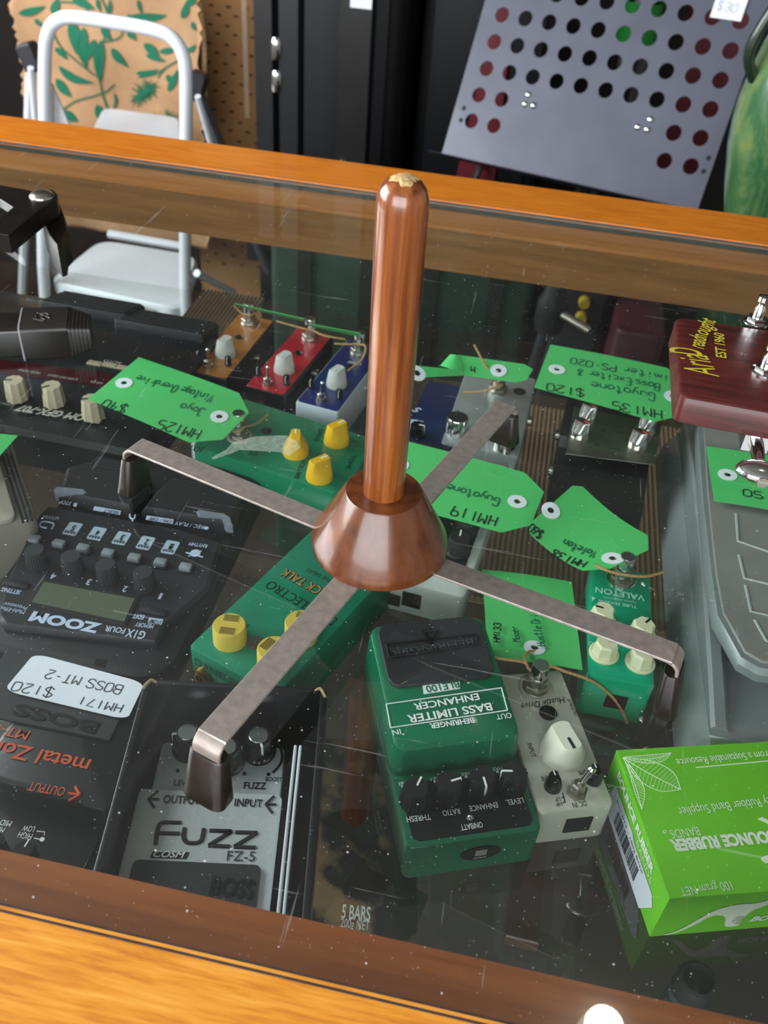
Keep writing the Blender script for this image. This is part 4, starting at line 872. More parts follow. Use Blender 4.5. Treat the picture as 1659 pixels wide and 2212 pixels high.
put(bm, 'Size #12 - 100g BOX', lambda u, v: E2(.018+u, .0205-v), .042, .0017); put(bm, '9 310492 012109', lambda u, v: E2(.020+u, .0372-v), .038, .0016) if False else None
obj('bar_code', bm, INK, t)
# kangaroo on the front face
Fq = lambda u, v: V((-w/2+u, -l/2-.0003, H-v)); bm = nb()
kan = [(.012, .036), (.022, .033), (.033, .022), (.042, .014), (.055, .0105), (.068, .0105), (.076, .008), (.079, .0040), (.081, .0065), (.086, .0070), (.090, .0090), (.083, .0105), (.074, .0150), (.069, .018), (.066, .023), (.060, .0225), (.059, .029), (.066, .0325), (.056, .0325), (.053, .024), (.047, .020), (.040, .021), (.030, .030), (.020, .0355)]
pk = cr_smooth([V((.006+(p[0]-.012)*.72, p[1], 0)) for p in kan], 3, True); vs = [bm.verts.new(Fq(p.x, p.y)) for p in pk]; bm.faces.new(vs); bmesh.ops.triangulate(bm, faces=bm.faces)
put(bm, 'BOUNCE', lambda u, v: Fq(.049+u, .029-v), .030, .0045, bold=.05, shear=.3)
obj('kangaroo_print', bm, PW_, t)

# ------------------------------------------------------------------ green price tags
def tag(label, corners, zs, holes, texts=(), twine=(), ch_hi=.0, ch_lo=.0, bend=0.0, bendv=0.0, group='green price tags', mt=None, twist=0.0):
    """corners in photo points: start-top, end-top, end-bottom, start-bottom; u runs start -> end"""
    w = [P(*c, z) for c, z in zip(corners, zs)]
    cen = sum(w, V())/4; t = thing('price_tag', label, 'price tag', cen, 0, group)
    lu = ((w[1]-w[0]).length+(w[2]-w[3]).length)/2; lv = ((w[3]-w[0]).length+(w[2]-w[1]).length)/2
    nrm = (w[1]-w[0]).cross(w[3]-w[0]).normalized()
    if nrm.z < 0: nrm = -nrm
    def surf(u, v, e=0.0):
        p = w[0]*((1-u)*(1-v))+w[1]*(u*(1-v))+w[2]*(u*v)+w[3]*((1-u)*v)
        return p+nrm*(e+bend*math.sin(math.pi*min(1, max(0, u)))+bendv*math.sin(math.pi*min(1, max(0, v)))+twist*(u-.5)*(v-.5))
    def uv(x, y):                                # photo point -> (u, v)
        u = v = .5
        for _ in range(12):
            a = [V(c) for c in corners]; f = a[0]*((1-u)*(1-v))+a[1]*(u*(1-v))+a[2]*(u*v)+a[3]*((1-u)*v)-V((x, y))
            du = (a[1]-a[0])*(1-v)+(a[2]-a[3])*v; dv = (a[3]-a[0])*(1-u)+(a[2]-a[1])*u
            D = du.x*dv.y-du.y*dv.x; u -= (f.x*dv.y-f.y*dv.x)/D; v -= (du.x*f.y-du.y*f.x)/D
        return u, v
    NU, NV = 48, 30; H_ = [uv(*h) for h in holes]
    bm = nb(); g = []
    for i in range(NU+1):
        u = i/NU; c = 0
        if ch_hi and u > 1-ch_hi*.7: c = ch_hi*(u-(1-ch_hi*.7))/(ch_hi*.7)
        if ch_lo and u < ch_lo*.7: c = ch_lo*(1-u/(ch_lo*.7))
        g.append([(u, c+(1-2*c)*j/NV) for j in range(NV+1)])
    top = [[bm.verts.new(surf(u, v, .0002)) for u, v in r] for r in g]; bot = [[bm.verts.new(surf(u, v, -.0002)) for u, v in r] for r in g]
    def keep(i, j):
        cu = (g[i][j][0]+g[i+1][j+1][0])/2; cv = (g[i][j][1]+g[i+1][j+1][1])/2
        return all(math.hypot((cu-a)*lu, (cv-b)*lv) > .0030 for a, b in H_)
    K = [[keep(i, j) for j in range(NV)] for i in range(NU)]
    for i in range(NU):
        for j in range(NV):
            if not K[i][j]: continue
            bm.faces.new((top[i][j], top[i+1][j], top[i+1][j+1], top[i][j+1])); bm.faces.new((bot[i][j], bot[i][j+1], bot[i+1][j+1], bot[i+1][j]))
            for di, dj, a, b in ((-1, 0, (i, j), (i, j+1)), (1, 0, (i+1, j), (i+1, j+1)), (0, -1, (i, j), (i+1, j)), (0, 1, (i, j+1), (i+1, j+1))):
                ii, jj = i+di, j+dj
                if not (0 <= ii < NU and 0 <= jj < NV and K[ii][jj]): bm.faces.new((top[a[0]][a[1]], top[b[0]][b[1]], bot[b[0]][b[1]], bot[a[0]][a[1]]))
    bmesh.ops.delete(bm, geom=[v for v in bm.verts if not v.link_faces], context='VERTS')
    obj('card', bm, mt or TAGM, t, 40, world=True)
    for a, b in H_:
        bm = nb(); n = 32; rr = [[surf(a+r*math.cos(2*math.pi*k/n)/lu, b+r*math.sin(2*math.pi*k/n)/lv, e) for k in range(n)] for r, e in ((.0024, .0003), (.0024, .0007), (.0066, .0007), (.0066, .0003))]
        rr.append(rr[0]); loft(bm, rr, caps=False); obj('ring', bm, RING, t, 40, world=True, label='white reinforcing ring')
    for col, lines in texts:
        bm = nb()
        for s, p0, p1, h in lines:
            A, B = uv(*p0), uv(*p1); a = V((A[0]*lu, A[1]*lv)); b = V((B[0]*lu, B[1]*lv)); d = b-a; wd = d.length; d.normalize()
            # (u, -v) is right-handed seen from above when the corner order is clockwise in the photo
            q = V((d.y, -d.x))
            hand(bm, s, lambda x, y: surf((a.x+d.x*x+q.x*y)/lu, (a.y+d.y*x+q.y*y)/lv, .0005), wd, h, .0011 if h > .0065 else .0009)
        obj('handwriting', bm, col, t, world=True)
    for pts in twine:
        bm = nb(); tube(bm, [P(x, y, z) for x, y, z in pts], .0009, 7, 5); obj('twine', bm, TWN, t, world=True)
    return t
def zz(fn, pts): return [(*fn(x, y), z) for x, y, z in pts]
tag('green tag reading HM125 and $40, hanging on the emerald overdrive pedal', [(300, 772), (562, 867), (455, 977), (190, 862)], (-.048, -.053, -.055, -.052), [B4(345, 1122), B3(888, 1495)],
    [(PENG, [('Vintage Overdrive', B3(1545, 1590), B3(985, 1440), .0090), ('Joyo', B3(1475, 1690), B3(1300, 1650), .0090)]), (PENB, [('HM125', B3(1450, 1838), B3(1150, 1762), .0100), ('$40', B3(925, 1662), B3(750, 1608), .0100)])],
    [zz(B4, ((345, 1122, -.054), (390, 1175, -.055), (440, 1215, -.058), (500, 1225, -.058), (545, 1190, -.059), (600, 1175, -.064), (660, 1150, -.066), (735, 1090, -.068)))], ch_hi=.24, bend=.001)
c5 = [B5(*p) for p in ((100, 877), (1255, 1187), (1075, 1641), (-80, 1341))]
tag('large green tag reading HM119 lying over the off white pedal, right of the peg', c5, (-.060, -.060, -.064, -.064), [B5(1015, 1370), B5(120, 1085)],
    [(PENG, [('Guyatone', B5(885, 1350), B5(480, 1240), .0085)]), (PENB, [('HM119', B5(868, 1490), B5(515, 1398), .0098)])], ch_hi=.22, bend=.001)
tag('curled green tag reading HM138, hanging on the bright jade mini pedal', [A6(622, 25), A6(1085, 360), A6(720, 540), A6(335, 280)], (-.048, -.054, -.056, -.054), [A6(475, 185), A6(815, 440)],
    [(PENG, [('Valeton', A6(740, 395), A6(560, 320), .0075)]), (PENB, [('HM138', A6(685, 450), A6(500, 372), .007), ('$60', A6(445, 292), A6(365, 255), .007)])],
    [zz(A6, ((715, 480, -.056), (790, 512, -.056), (850, 528, -.057), (930, 540, -.058), (1010, 540, -.060), (1085, 520, -.062)))], ch_hi=.22, ch_lo=.10, bend=-.005)
tag('green tag reading HM133 between the dark green limiter and bright jade pedal', [A6(105, 505), A6(592, 572), A6(650, 1050), A6(135, 985)], (-.090, -.088, -.072, -.074), [A6(390, 948)],
    [], [zz(A6, ((85, 965, -.056), (200, 988, -.060), (330, 1008, -.066), (355, 1040, -.070), (400, 1080, -.070), (450, 1070, -.070), (470, 1030, -.068), (560, 1060, -.070), (700, 1110, -.076), (800, 1185, -.086), (860, 1262, -.098), (895, 1340, -.106))), zz(A6, ((340, 1010, -.066), (335, 980, -.068), (360, 950, -.072), (395, 950, -.074)))], bend=.001)
tg = bpy.context.scene.objects[INV and [k for k in INV][-1]]
# its upright handwriting
def onlevel(t, s, p0, p1, z0, z1, h, col):
    a = P(*p0, z0); b = P(*p1, z1); u = b-a; w_ = u.length; u.normalize(); v = V((-u.y, u.x, 0)).normalized(); bm = nb(); hand(bm, s, lambda x, y: a+u*x+v*y+V((0, 0, .0013)), w_, h, .0010); obj('handwriting', bm, col, t, world=True)
onlevel(tg, 'HM133', A5(912, 318), A5(918, 195), -.0745, -.0775, .0040, PENB); onlevel(tg, 'Mooer', A5(1040, 312), A5(1015, 212), -.0735, -.0765, .0048, PENG); onlevel(tg, 'Hustle Drive', A5(1195, 338), A5(1135, 100), -.0735, -.0775, .0052, PENG)
tag('green tag reading HM135 and $120, over the black pedal with chrome knobs', [B6(185, 390), B6(1135, 585), B6(1060, 965), B6(75, 680)], (-.036, -.040, -.046, -.040), [B6(228, 568), B6(1012, 752)],
    [(PENG, [('Guyatone', B6(890, 735), B6(450, 655), .0100), ('Bass Exciter &', B6(925, 672), B6(360, 568), .0090), ('Limiter PS-020', B6(1040, 622), B6(310, 488), .0085)]), (PENB, [('HM135', B6(935, 848), B6(590, 785), .0100), ('$120', B6(415, 708), B6(145, 655), .0100)])], ch_hi=.24, bend=.001)
tag('green tag reading $150 on the large silver volume pedal', [B6(1240, 1080), B6(1960, 1195), B6(1960, 1565), B6(1295, 1450)], (-.046,)*4, [B6(1385, 1285)],
    [(PENG, [('Volume Pedal', B6(2000, 1350), B6(1475, 1255), .0090)]), (PENB, [('$150', B6(1760, 1430), B6(1470, 1380), .0075)])], bend=.0008)
tag('green tag corner on the beige treadle pedal at the left edge', [(-130, 925), (39, 941), (-42, 1032), (-200, 1010)], (-.053,)*4, [(-100, 965)])
tag('folded green tag on the bare silver grey pedal', [B5(560, 235), B5(1150, 318), B5(1070, 455), B5(610, 392)], (-.040, -.044, -.050, -.048), [B5(870, 358)],
    [(PENB, [('M', B5(690, 330), B5(650, 320), .006)])], [zz(B5, ((685, 155, -.030), (735, 250, -.038), (790, 350, -.046), (850, 430, -.054), (858, 470, -.058), (840, 495, -.060))), zz(B5, ((600, 520, -.066), (720, 515, -.064), (800, 500, -.061), (850, 480, -.059), (900, 465, -.058)))], ch_hi=.2)
tag('bent-over green tag flap left of the folded tag', [B5(500, 232), B5(590, 250), B5(600, 380), B5(425, 318)], (-.036, -.036, -.048, -.044), [], bend=.004)
tag('green tag seen nearly edge-on behind the wooden peg', [B5(60, 300), B5(600, 352), B5(610, 392), B5(100, 415)], (-.040, -.044, -.050, -.052), [B5(250, 372)])
tag('green tag standing on edge behind the amber and crimson mini pedals', [B4(470, 205), B4(1020, 325), B4(1015, 345), B4(560, 240)], (-.046, -.044, -.056, -.056), [], [],
    [zz(B4, ((465, 225, -.050), (500, 260, -.054), (540, 290, -.056), (590, 300, -.056), (630, 280, -.056)))])
tag('green tag standing on edge behind the crimson and navy mini pedals', [B4(1060, 365), B4(1470, 442), B4(1465, 470), B4(1090, 390)], (-.048, -.046, -.056, -.056), [], [],
    [zz(B4, ((800, 345, -.054), (1020, 405, -.056), (1090, 420, -.056), (1180, 460, -.056), (1350, 490, -.058))), zz(B4, ((1260, 525, -.058), (1380, 530, -.058), (1460, 530, -.058), (1510, 550, -.058), (1480, 650, -.068), (1370, 740, -.074)))])

# ------------------------------------------------------------------ guitar lying on the counter, only its head in the photo
ZH = .112
a, b = P(1458, 684, ZH), P(1469, 856, ZH); u = (a-b).normalized(); ang = math.atan2(u.y, u.x)-math.pi/2; wd = (a-b).length
t = thing('acoustic_guitar', 'guitar head in glossy red-brown timber with gold lettering, at the right edge', 'guitar', ((a+b)/2).to_tuple()[:2]+(0,), ang)
f = Frame(t, ZH)
hs = [(.0045-.0045*math.sin(R(a_)), -wd/2+.0045-.0045*math.cos(R(a_))) for a_ in (0, 22, 45, 67, 90)]+[(.0045-.0045*math.cos(R(a_)), wd/2-.0045+.0045*math.sin(R(a_))) for a_ in (0, 22, 45, 67, 90)]+[ (.10, wd/2+.003), (.165, wd/2-.004), (.185, .024), (.185, -.024), (.165, -wd/2+.004), (.10, -wd/2-.003)]
bm = nb(); n = len(hs)
cc = V((.09, 0)); rings = []
for z, ins in ((ZH-.0145, .0008), (ZH-.0137, 0), (ZH-.0010, 0), (ZH-.0003, .0004), (ZH, .0012)): rings.append([((x-cc.x)*(1-ins/.06)+cc.x, y*(1-ins/.035), z) for x, y in hs])
loft(bm, rings); hd = obj('headstock', bm, RW, t, 40)
bm = nb(); GOLD = mat('gold print', '#c8bc35', .45, .2, var=.02)
f.text(bm, 'Aria', B6(1330, 612), B6(1240, 462), .0155, bold=.0, shear=.4); f.text(bm, 'D', B6(1215, 470), B6(1190, 420), .0155, bold=.01, shear=.3); f.text(bm, 'readn', B6(1222, 425), B6(1245, 335), .0085, bold=.012, shear=.3); f.text(bm, 'ought', B6(1248, 333), B6(1308, 232), .0085, bold=.012, shear=.3)
f.text(bm, 'EST 1960', B6(1376, 486), B6(1358, 320), .0050, bold=.02); obj('lettering', bm, GOLD, hd)
for px_ in (B6(1575, 240), B6(1632, 578)):
    q = f.l(*px_); bm = nb(); lathe(bm, [(.0066, 0), (.0066, .0008), (.006, .0011)], 32); lathe(bm, [(.0052, .001), (.0052, .0030), (.0046, .0034)], 6, at(0, 0, 0, .25)); o = obj('bushing', bm, CHR, hd, 30); o.location = q
    b2 = nb(); lathe(b2, [(.0030, .003), (.0030, .0085), (.0020, .0098), (.0020, .0112), (.0032, .0125), (.0030, .0150), (.0012, .0156)], 24); obj('string_post', b2, CHR, o, 40)
for px_, dx in ((B6(1575, 240), .0), (B6(1632, 578), .0), (B6(1860, 220), 0), (B6(1900, 560), 0), (B6(2150, 210), 0), (B6(2180, 540), 0)):
    q = f.l(*px_); s = 1 if q.y > 0 else -1; y0 = s*(wd/2)
    bm = nb(); boxm(bm, .012, .016, .012, at(q.x, s*(wd/2-.012), ZH-.0205), b=.001); lathe(bm, [(.0035, 0), (.0030, .012), (.0024, .017)], 16, at(q.x, s*(wd/2-.006), ZH-.021, 0, R(-90*s), 0)); o = obj('tuner_housing', bm, CHR, hd, 30)
    b2 = nb(); rings = []
    for k in range(9):
        th = -math.pi/2+math.pi*k/8; rings.append([(q.x+.0115*math.cos(th)*math.cos(2*math.pi*i/24), y0+s*.0185+.0078*math.cos(th)*math.sin(2*math.pi*i/24), ZH-.021+.0042*math.sin(th)) for i in range(24)])
    loft(b2, rings); obj('tuner_button', b2, CHR, o, 50)
    b3 = nb(); lathe(b3, [(.0026, 0), (.0026, .0006)], 20, at(q.x, y0+s*.0265, ZH-.021, 0, R(-90*s), 0)); boxm(b3, .0042, .0003, .0006, at(q.x, y0+s*.0272, ZH-.021)); obj('button_screw', b3, NIK, o)
bm = nb(); loft(bm, [[(x, y*ww, z) for y, z in ((-1, ZH-.003), (1, ZH-.003), (.8, ZH-.018), (0, ZH-.024), (-.8, ZH-.018))] for x, ww in ((.18, .022), (.56, .028))]); obj('neck', bm, PW, t, 40)
bm = nb(); boxm(bm, .40, .052, .005, at(.385, 0, ZH-.001)); obj('fingerboard', bm, BLK, t)
bo = [(.55, 0), (.56, .09), (.62, .14), (.70, .145), (.77, .125), (.85, .15), (.95, .195), (1.03, .16), (1.06, .08), (1.065, 0)]
bo = [(x, y) for x, y in bo]+[(x, -y) for x, y in reversed(bo[1:-1])]
bm = nb(); pts = cr_smooth([V((x, y, 0)) for x, y in bo], 4, True); prism(bm, [(p.x, p.y) for p in pts], .0005, ZH-.006, b=.001); obj('body', bm, RW, t, 40)
bm = nb(); lathe(bm, [(.05, 0), (.05, .0006)], 36, at(.70, 0, ZH-.006)); obj('sound_hole', bm, BLKM, t)
bm = nb(); boxm(bm, .03, .17, .009, at(.91, 0, ZH-.002), b=.001); obj('bridge', bm, BLK, t)

# ------------------------------------------------------------------ folded stand lying on the glass at the left edge
zt = .026
t = thing('folding_stand', 'black square stand leg with a ribbed rubber end cap lying on the glass, left edge', 'stand', P(100, 730, 0))
TUBEB = mat('worn black tube', '#16120f', .32, var=.35, vs=120, coat=.1)
f0, f1 = P(58, 703, zt), P(183, 683, zt)
c = [P(29, 669, zt), P(60, 706, zt), P(214, 700, zt), P(150, 645, zt)]
ax = ((c[2]-c[1]).normalized()); mid0 = (c[0]+c[1])/2; pr = V((-ax.y, ax.x, 0)); hw = abs((c[0]-c[1]).dot(pr))/2; Lc = .043
def sec(base, hw_, z0, z1, r): return [base+pr*x+V((0, 0, z)) for x, z in [(a, b+(z0+z1)/2) for a, b in ring_rr(hw_*2, z1-z0, r, 4)]]
base = V((mid0.x, mid0.y, 0)); hw = .0155
bm = nb(); rings = [sec(base, hw, 0, zt, .004), sec(base+ax*.030, hw, 0, zt, .004)]
for k in range(6):
    s = 1-.055*(k+1)
    for dx, e in ((.0002, 1.0), (.0016, 1.0), (.0017, .965), (.0022, .965)): rings.append(sec(base+ax*(.030+.0023*k+dx), hw*s*e+hw*.05, (1-s*e)*.008, zt-(1-s*e)*.011, .004))
loft(bm, rings); cap = obj('end_cap', bm, RUB, t, 25, world=True)
bm = nb(); p = base+ax*.014
tube(bm, [p+V((.0042*math.cos(k*.8), .0042*math.sin(k*.8), zt+.0001)) for k in range(6)], .0006, 6, 3); tube(bm, [p+V((-.005, .003, zt+.0001)), p+V((.006, -.001, zt+.0001))], .0006, 6, 0); tube(bm, [p+V((.001, .001, zt+.0001)), p+V((.001, -.003, zt+.0001)), p+V((.004, -.004, zt+.0001))], .0006, 6, 0); tube(bm, [p+V((-.004, -.005, zt+.0001)), p+V((.004, -.006, zt+.0001))], .0006, 6, 0)
obj('embossed_mark', bm, mat('moulded mark', '#0f0d0c', .5), cap, world=False) if False else None
me_ = nb(); bm.free() if False else None
mk = obj('embossed_mark', bm, mat('moulded mark', '#2a2522', .4), t, world=True)
bm = nb(); loft(bm, [sec(base+ax*.004, hw*.86, .002, zt-.002, .003), sec(base-ax*.35, hw*.86, .002, zt-.002, .003)]); obj('tube', bm, TUBEB, t, 30, world=True)
bm = nb(); loft(bm, [sec(base-ax*.0006, hw*1.015, -.0002+.0003, zt+.0003, .004), sec(base+ax*.0006, hw*1.015, .0001, zt+.0003, .004)]); obj('cap_lip', bm, mat('worn grey lip', '#7b787c', .4), t, 30, world=True)

t = thing('stand_bracket', 'black steel hinge bracket with a domed rivet lying on the glass, upper left edge', 'bracket', P(60, 520, 0))
MB_ = mat('black painted steel worn', '#1a1613', .32, .3, var=.4, vs=90)
def pp_(pts, z0, z1, name, mt, par, b=.0006):
    bm = nb(); q = [P(*B3(*p), z1) for p in pts]; prism(bm, [(p.x, p.y) for p in q], z0, z1, b=b); return obj(name, bm, mt, par, 30, world=True)
pp_(((-90, 400), (60, 425), (300, 235), (405, 175), (412, 130), (380, 98), (320, 95), (245, 125), (100, 215), (0, 300), (-90, 345)), .026, .040, 'arm', MB_, t)
pp_(((-60, 55), (120, 85), (245, 110), (300, 140), (100, 230), (-60, 130)), .018, .0255, 'strut', MB_, t)
pp_(((300, 320), (350, 430), (410, 500), (445, 490), (455, 430), (490, 395), (470, 300), (430, 200), (330, 240)), .0, .0255, 'clamp', MB_, t, .002)
q = P(*B3(300, 145), .040); bm = nb(); lathe(bm, [(.0098, 0), (.0098, .001), (.0085, .0026), (.005, .0038), (.0005, .0042)], 32, at(q.x, q.y, .0395)); obj('rivet', bm, NIK, t, 50, world=True)

bpy.context.scene.objects['folding_stand'].location.z += .0008

# ------------------------------------------------------------------ behind the counter: white step ladder
YL_ = 1.60
LW = mat('white enamelled steel', '#dfe3ea', .35, coat=.2, var=.03, vs=20); LG = mat('grey plastic', '#55565c', .5)
fr = PY(97, 640, YL_); fr2 = PY(402, 680, YL_)
t = thing('step_ladder', 'white steel step ladder standing on the floor behind the counter', 'step ladder', ((fr.x+fr2.x)/2, YL_, FZ))
path = [PY(x, y, YL_) for x, y in ((97, 640), (97, 300), (97, 130), (103, 75), (120, 47), (155, 37), (250, 49), (335, 65), (372, 82), (394, 115), (402, 165), (402, 300), (402, 680))]
path = [V((path[0].x, YL_, FZ))]+path+[V((path[-1].x, YL_, FZ))]
bm = nb(); tube(bm, path, .0115, 10, 5, sx=1.0); obj('front_frame', bm, LW, t, 40, world=True)
ST = -.565
fl_, frr, br_, bl_ = P(100, 607, ST), P(385, 668, ST), P(412, 548, ST), P(215, 516, ST)
c4 = [fl_, frr+V((.006, 0, 0)), br_+V((.02, 0, 0)), bl_]; cc = sum(c4, V())/4
def rounded(c4, r):
    o = []
    for i in range(4):
        p, a, b = c4[i], c4[i-1], c4[(i+1) % 4]; d1 = (a-p).normalized(); d2 = (b-p).normalized()
        for k in range(6): s = k/5; o.append(p+d1*r*(1-s)**2+d2*r*s**2)
    return o
bm = nb(); rp = rounded(c4, .045); prism(bm, [(p.x, p.y) for p in rp], ST-.028, ST, b=.006); sp_ = obj('step', bm, LW, t, 40, world=True)
d = frr-fl_; bm = nb(); boxm(bm, d.length*.62, .0012, .018, Matrix.Translation(fl_+d*.52+V((.0, -.006, -.017))) @ Matrix.Rotation(math.atan2(d.y, d.x), 4, 'Z')); obj('warning_label', bm, mat('pale grey label', '#a9a7a8', .6), t, world=True)
bm = nb(); boxm(bm, .018, .0014, .014, Matrix.Translation(fl_+d*.52+V((.0, -.0072, -.017))) @ Matrix.Rotation(math.atan2(d.y, d.x), 4, 'Z')); obj('label_mark', bm, mat('red label mark', '#c23b34', .6), t, world=True)
# upper platform seen just over the rail
ZT = PY(290, 305, 1.80).z
c4 = [PY(188, 292, 1.78), PY(392, 320, 1.78), PY(392, 300, 1.98), PY(228, 278, 1.98)]
for p in c4: p.z = ZT
bm = nb(); rp = rounded(c4, .03); prism(bm, [(p.x, p.y) for p in rp], ZT-.02, ZT, b=.004); obj('platform', bm, LW, t, 40, world=True)
for s, x0, x1, yt, in ((1, 425, 480, 190), (-1, 68, 60, 128)):
    a = PY(x0, yt, 1.72); b = PY(x1, 330, 1.785); g = a+(b-a)*((FZ-a.z)/(b.z-a.z))
    bm = nb(); tube(bm, [a, g], .011, 8, 0); obj('rear_leg', bm, LG if s > 0 else LW, t, 40, world=True)
    bm = nb(); boxm(bm, .03, .03, .05, Matrix.Translation(a+V((0, 0, .004))) @ Euler((0, .3*s, 0)).to_matrix().to_4x4(), b=.004); obj('hinge_cap', bm, mat('dark grey cap', '#2b2c31', .45), t, 40, world=True)
    a2 = PY(x0+2*s, yt+18, 1.69); b2 = PY(x1-22*s, 320, 1.74); bm = nb(); tube(bm, [a2, b2], .006, 8, 0); obj('brace', bm, LW, t, 40, world=True)
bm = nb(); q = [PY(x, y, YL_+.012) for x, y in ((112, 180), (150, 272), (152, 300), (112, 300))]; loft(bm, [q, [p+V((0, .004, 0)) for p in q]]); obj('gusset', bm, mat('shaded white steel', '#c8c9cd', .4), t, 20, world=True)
a = PY(402, 535, 1.62); bm = nb(); tube(bm, [PY(425, 590, 1.66), PY(505, 632, 1.80)], .008, 8, 0); obj('stay', bm, LW, t, 40, world=True)
tube_b = nb(); tube(tube_b, [PY(235, 505, 1.9), PY(408, 535, 1.9)], .010, 8, 0); obj('rear_rung', tube_b, LW, t, 40, world=True)

# ------------------------------------------------------------------ kraft cloth with green gum leaves
YB = 2.06
KR = mat('kraft cloth', '#b48c66', .8, var=.08, vs=30, bump=.5, bs=60); GL = mat('green leaf print', '#07674a', .8, var=.05)
def wr(x, z): return .010*math.sin(9*x+3*z)+.006*math.sin(23*x-11*z+1)+.005*math.sin(31*z+7*x)+.004*math.sin(47*x+40*z)
t = thing('printed_cloth', 'brown kraft cloth printed with green gum leaves hanging behind the ladder', 'cloth', PY(230, 150, YB).to_tuple()[:2]+(-.4,))
tl, tr, br_, bl_ = PY(2, -160, YB), PY(428, -110, YB), PY(445, 420, YB), PY(58, 380, YB)
tr.z = tl.z = max(tl.z, tr.z); br_.z = bl_.z = min(br_.z, bl_.z)-.12
bm = nb(); NX, NZ = 60, 70; gF = []; gB = []
random.seed(5)
for i in range(NX+1):
    rf, rb = [], []
    for j in range(NZ+1):
        u, v = i/NX, j/NZ; p = tl*((1-u)*(1-v))+tr*(u*(1-v))+br_*(u*v)+bl_*((1-u)*v)
        if i in (0, NX): p = p+V((random.uniform(-.006, .006), 0, 0))
        p = V((p.x, YB+wr(p.x, p.z), p.z)); rf.append(bm.verts.new(p)); rb.append(bm.verts.new(p+V((0, .004, 0))))
    gF.append(rf); gB.append(rb)
for i in range(NX):
    for j in range(NZ):
        bm.faces.new((gF[i][j], gF[i+1][j], gF[i+1][j+1], gF[i][j+1])); bm.faces.new((gB[i][j], gB[i][j+1], gB[i+1][j+1], gB[i+1][j]))
for g in ((0, 0), (NX, 0)):
    for j in range(NZ): bm.faces.new((gF[g[0]][j], gF[g[0]][j+1], gB[g[0]][j+1], gB[g[0]][j]))
for j in (0, NZ):
    for i in range(NX): bm.faces.new((gF[i][j], gF[i+1][j], gB[i+1][j], gB[i][j]))
# printing: leaves, stems and two bottlebrush heads in the same mesh
def onb(x, y): p = PY(*B1(x, y), YB); return V((p.x, YB+wr(p.x, p.z)-.003, p.z))
def leaf(x0, y0, x1, y1, w):
    n = 9; L_ = []; dx, dy = x1-x0, y1-y0; L = math.hypot(dx, dy); nx, ny = -dy/L, dx/L; cv = random.uniform(-.12, .12)*L
    for k in range(n+1):
        s = k/n; ww = w*.5*math.sin(math.pi*s**.75)**.9; m_ = cv*math.sin(math.pi*s); L_.append((x0+dx*s+nx*m_, y0+dy*s+ny*m_, ww))
    A = [bm.verts.new(onb(x+nx*w_, y+ny*w_)) for x, y, w_ in L_]; B = [bm.verts.new(onb(x-nx*w_, y-ny*w_)) for x, y, w_ in L_]
    for k in range(n):
        bm.faces.new((A[k], A[k+1], B[k+1], B[k])).material_index = 1
def stem(pts, w):
    pts = cr_smooth([V((*p, 0)) for p in pts], 6); pr_ = None
    for i, p in enumerate(pts):
        tt = (pts[min(i+1, len(pts)-1)]-pts[max(0, i-1)]).normalized(); q = (bm.verts.new(onb(p.x-tt.y*w/2, p.y+tt.x*w/2)), bm.verts.new(onb(p.x+tt.y*w/2, p.y-tt.x*w/2)))
        if pr_: bm.faces.new((pr_[0], pr_[1], q[1], q[0])).material_index = 1
        pr_ = q
for L_ in ((75, 60, 185, 30, 34), (215, 60, 240, -5, 42), (300, 0, 410, 40, 40), (425, -10, 440, 50, 20), (470, 65, 480, -10, 20), (545, 78, 725, 62, 44), (790, 78, 815, -5, 32), (600, -5, 610, 62, 18), (310, 82, 330, 235, 54), (365, 115, 372, 300, 58), (415, 165, 372, 265, 34), (440, 170, 425, 370, 46), (445, 100, 485, 175, 34), (485, 205, 552, 290, 34), (228, 210, 285, 262, 26),
    (245, 288, 400, 362, 34), (232, 345, 305, 420, 44), (412, 455, 455, 545, 34), (485, 405, 472, 490, 14), (122, 452, 165, 495, 26), (625, 185, 695, 262, 34), (690, 222, 768, 205, 26), (636, 232, 722, 262, 24), (585, 318, 695, 290, 26), (738, 385, 778, 290, 30), (730, 315, 765, 350, 24), (555, 135, 592, 170, 26), (270, 480, 335, 525, 38), (140, 85, 175, 120, 18), (820, 215, 855, 185, 22), (500, 525, 530, 545, 20), (805, 20, 860, -30, 30), (835, 90, 850, 130, 18),
    (150, 530, 210, 600, 40), (300, 560, 330, 700, 40), (520, 590, 610, 640, 34), (700, 620, 780, 700, 40)): leaf(*L_)
for L_ in (((440, -20), (478, 90), (440, 200), (425, 330), (440, 440), (500, 560)), ((200, 100), (250, 200), (320, 260), (410, 330)), ((265, 475), (330, 435), (400, 418), (450, 400), (492, 365)), ((595, 335), (680, 312), (740, 275), (790, 250)), ((440, 180), (520, 160), (540, 110), (560, 60)), ((690, 330), (720, 290)), ((400, 60), (330, 20), (250, 10))): stem(L_, 7)
random.seed(11)
for cx_, cy_, ax_, ay_, ln, n_ in ((622, 400, .66, -.5, 130, 150), (705, 525, .75, -.35, 110, 110)):
    for k in range(n_):
        s = random.uniform(-.5, .5)*ln; a_ = random.uniform(0, 2*math.pi); r_ = random.uniform(20, 62)*(1-abs(s)/ln*.6); x0, y0 = cx_+ax_*s, cy_+ay_*s
        stem([(x0, y0), (x0+r_*math.cos(a_), y0+r_*math.sin(a_))], 2.4)
    stem([(cx_-ax_*ln*.45, cy_-ay_*ln*.45), (cx_+ax_*ln*.3, cy_+ay_*ln*.3)], 26)
bm.transform(INV[t.name]); me = bpy.data.meshes.new('cloth'); bm.to_mesh(me); bm.free(); me.materials.append(KR); me.materials.append(GL); me.shade_smooth()
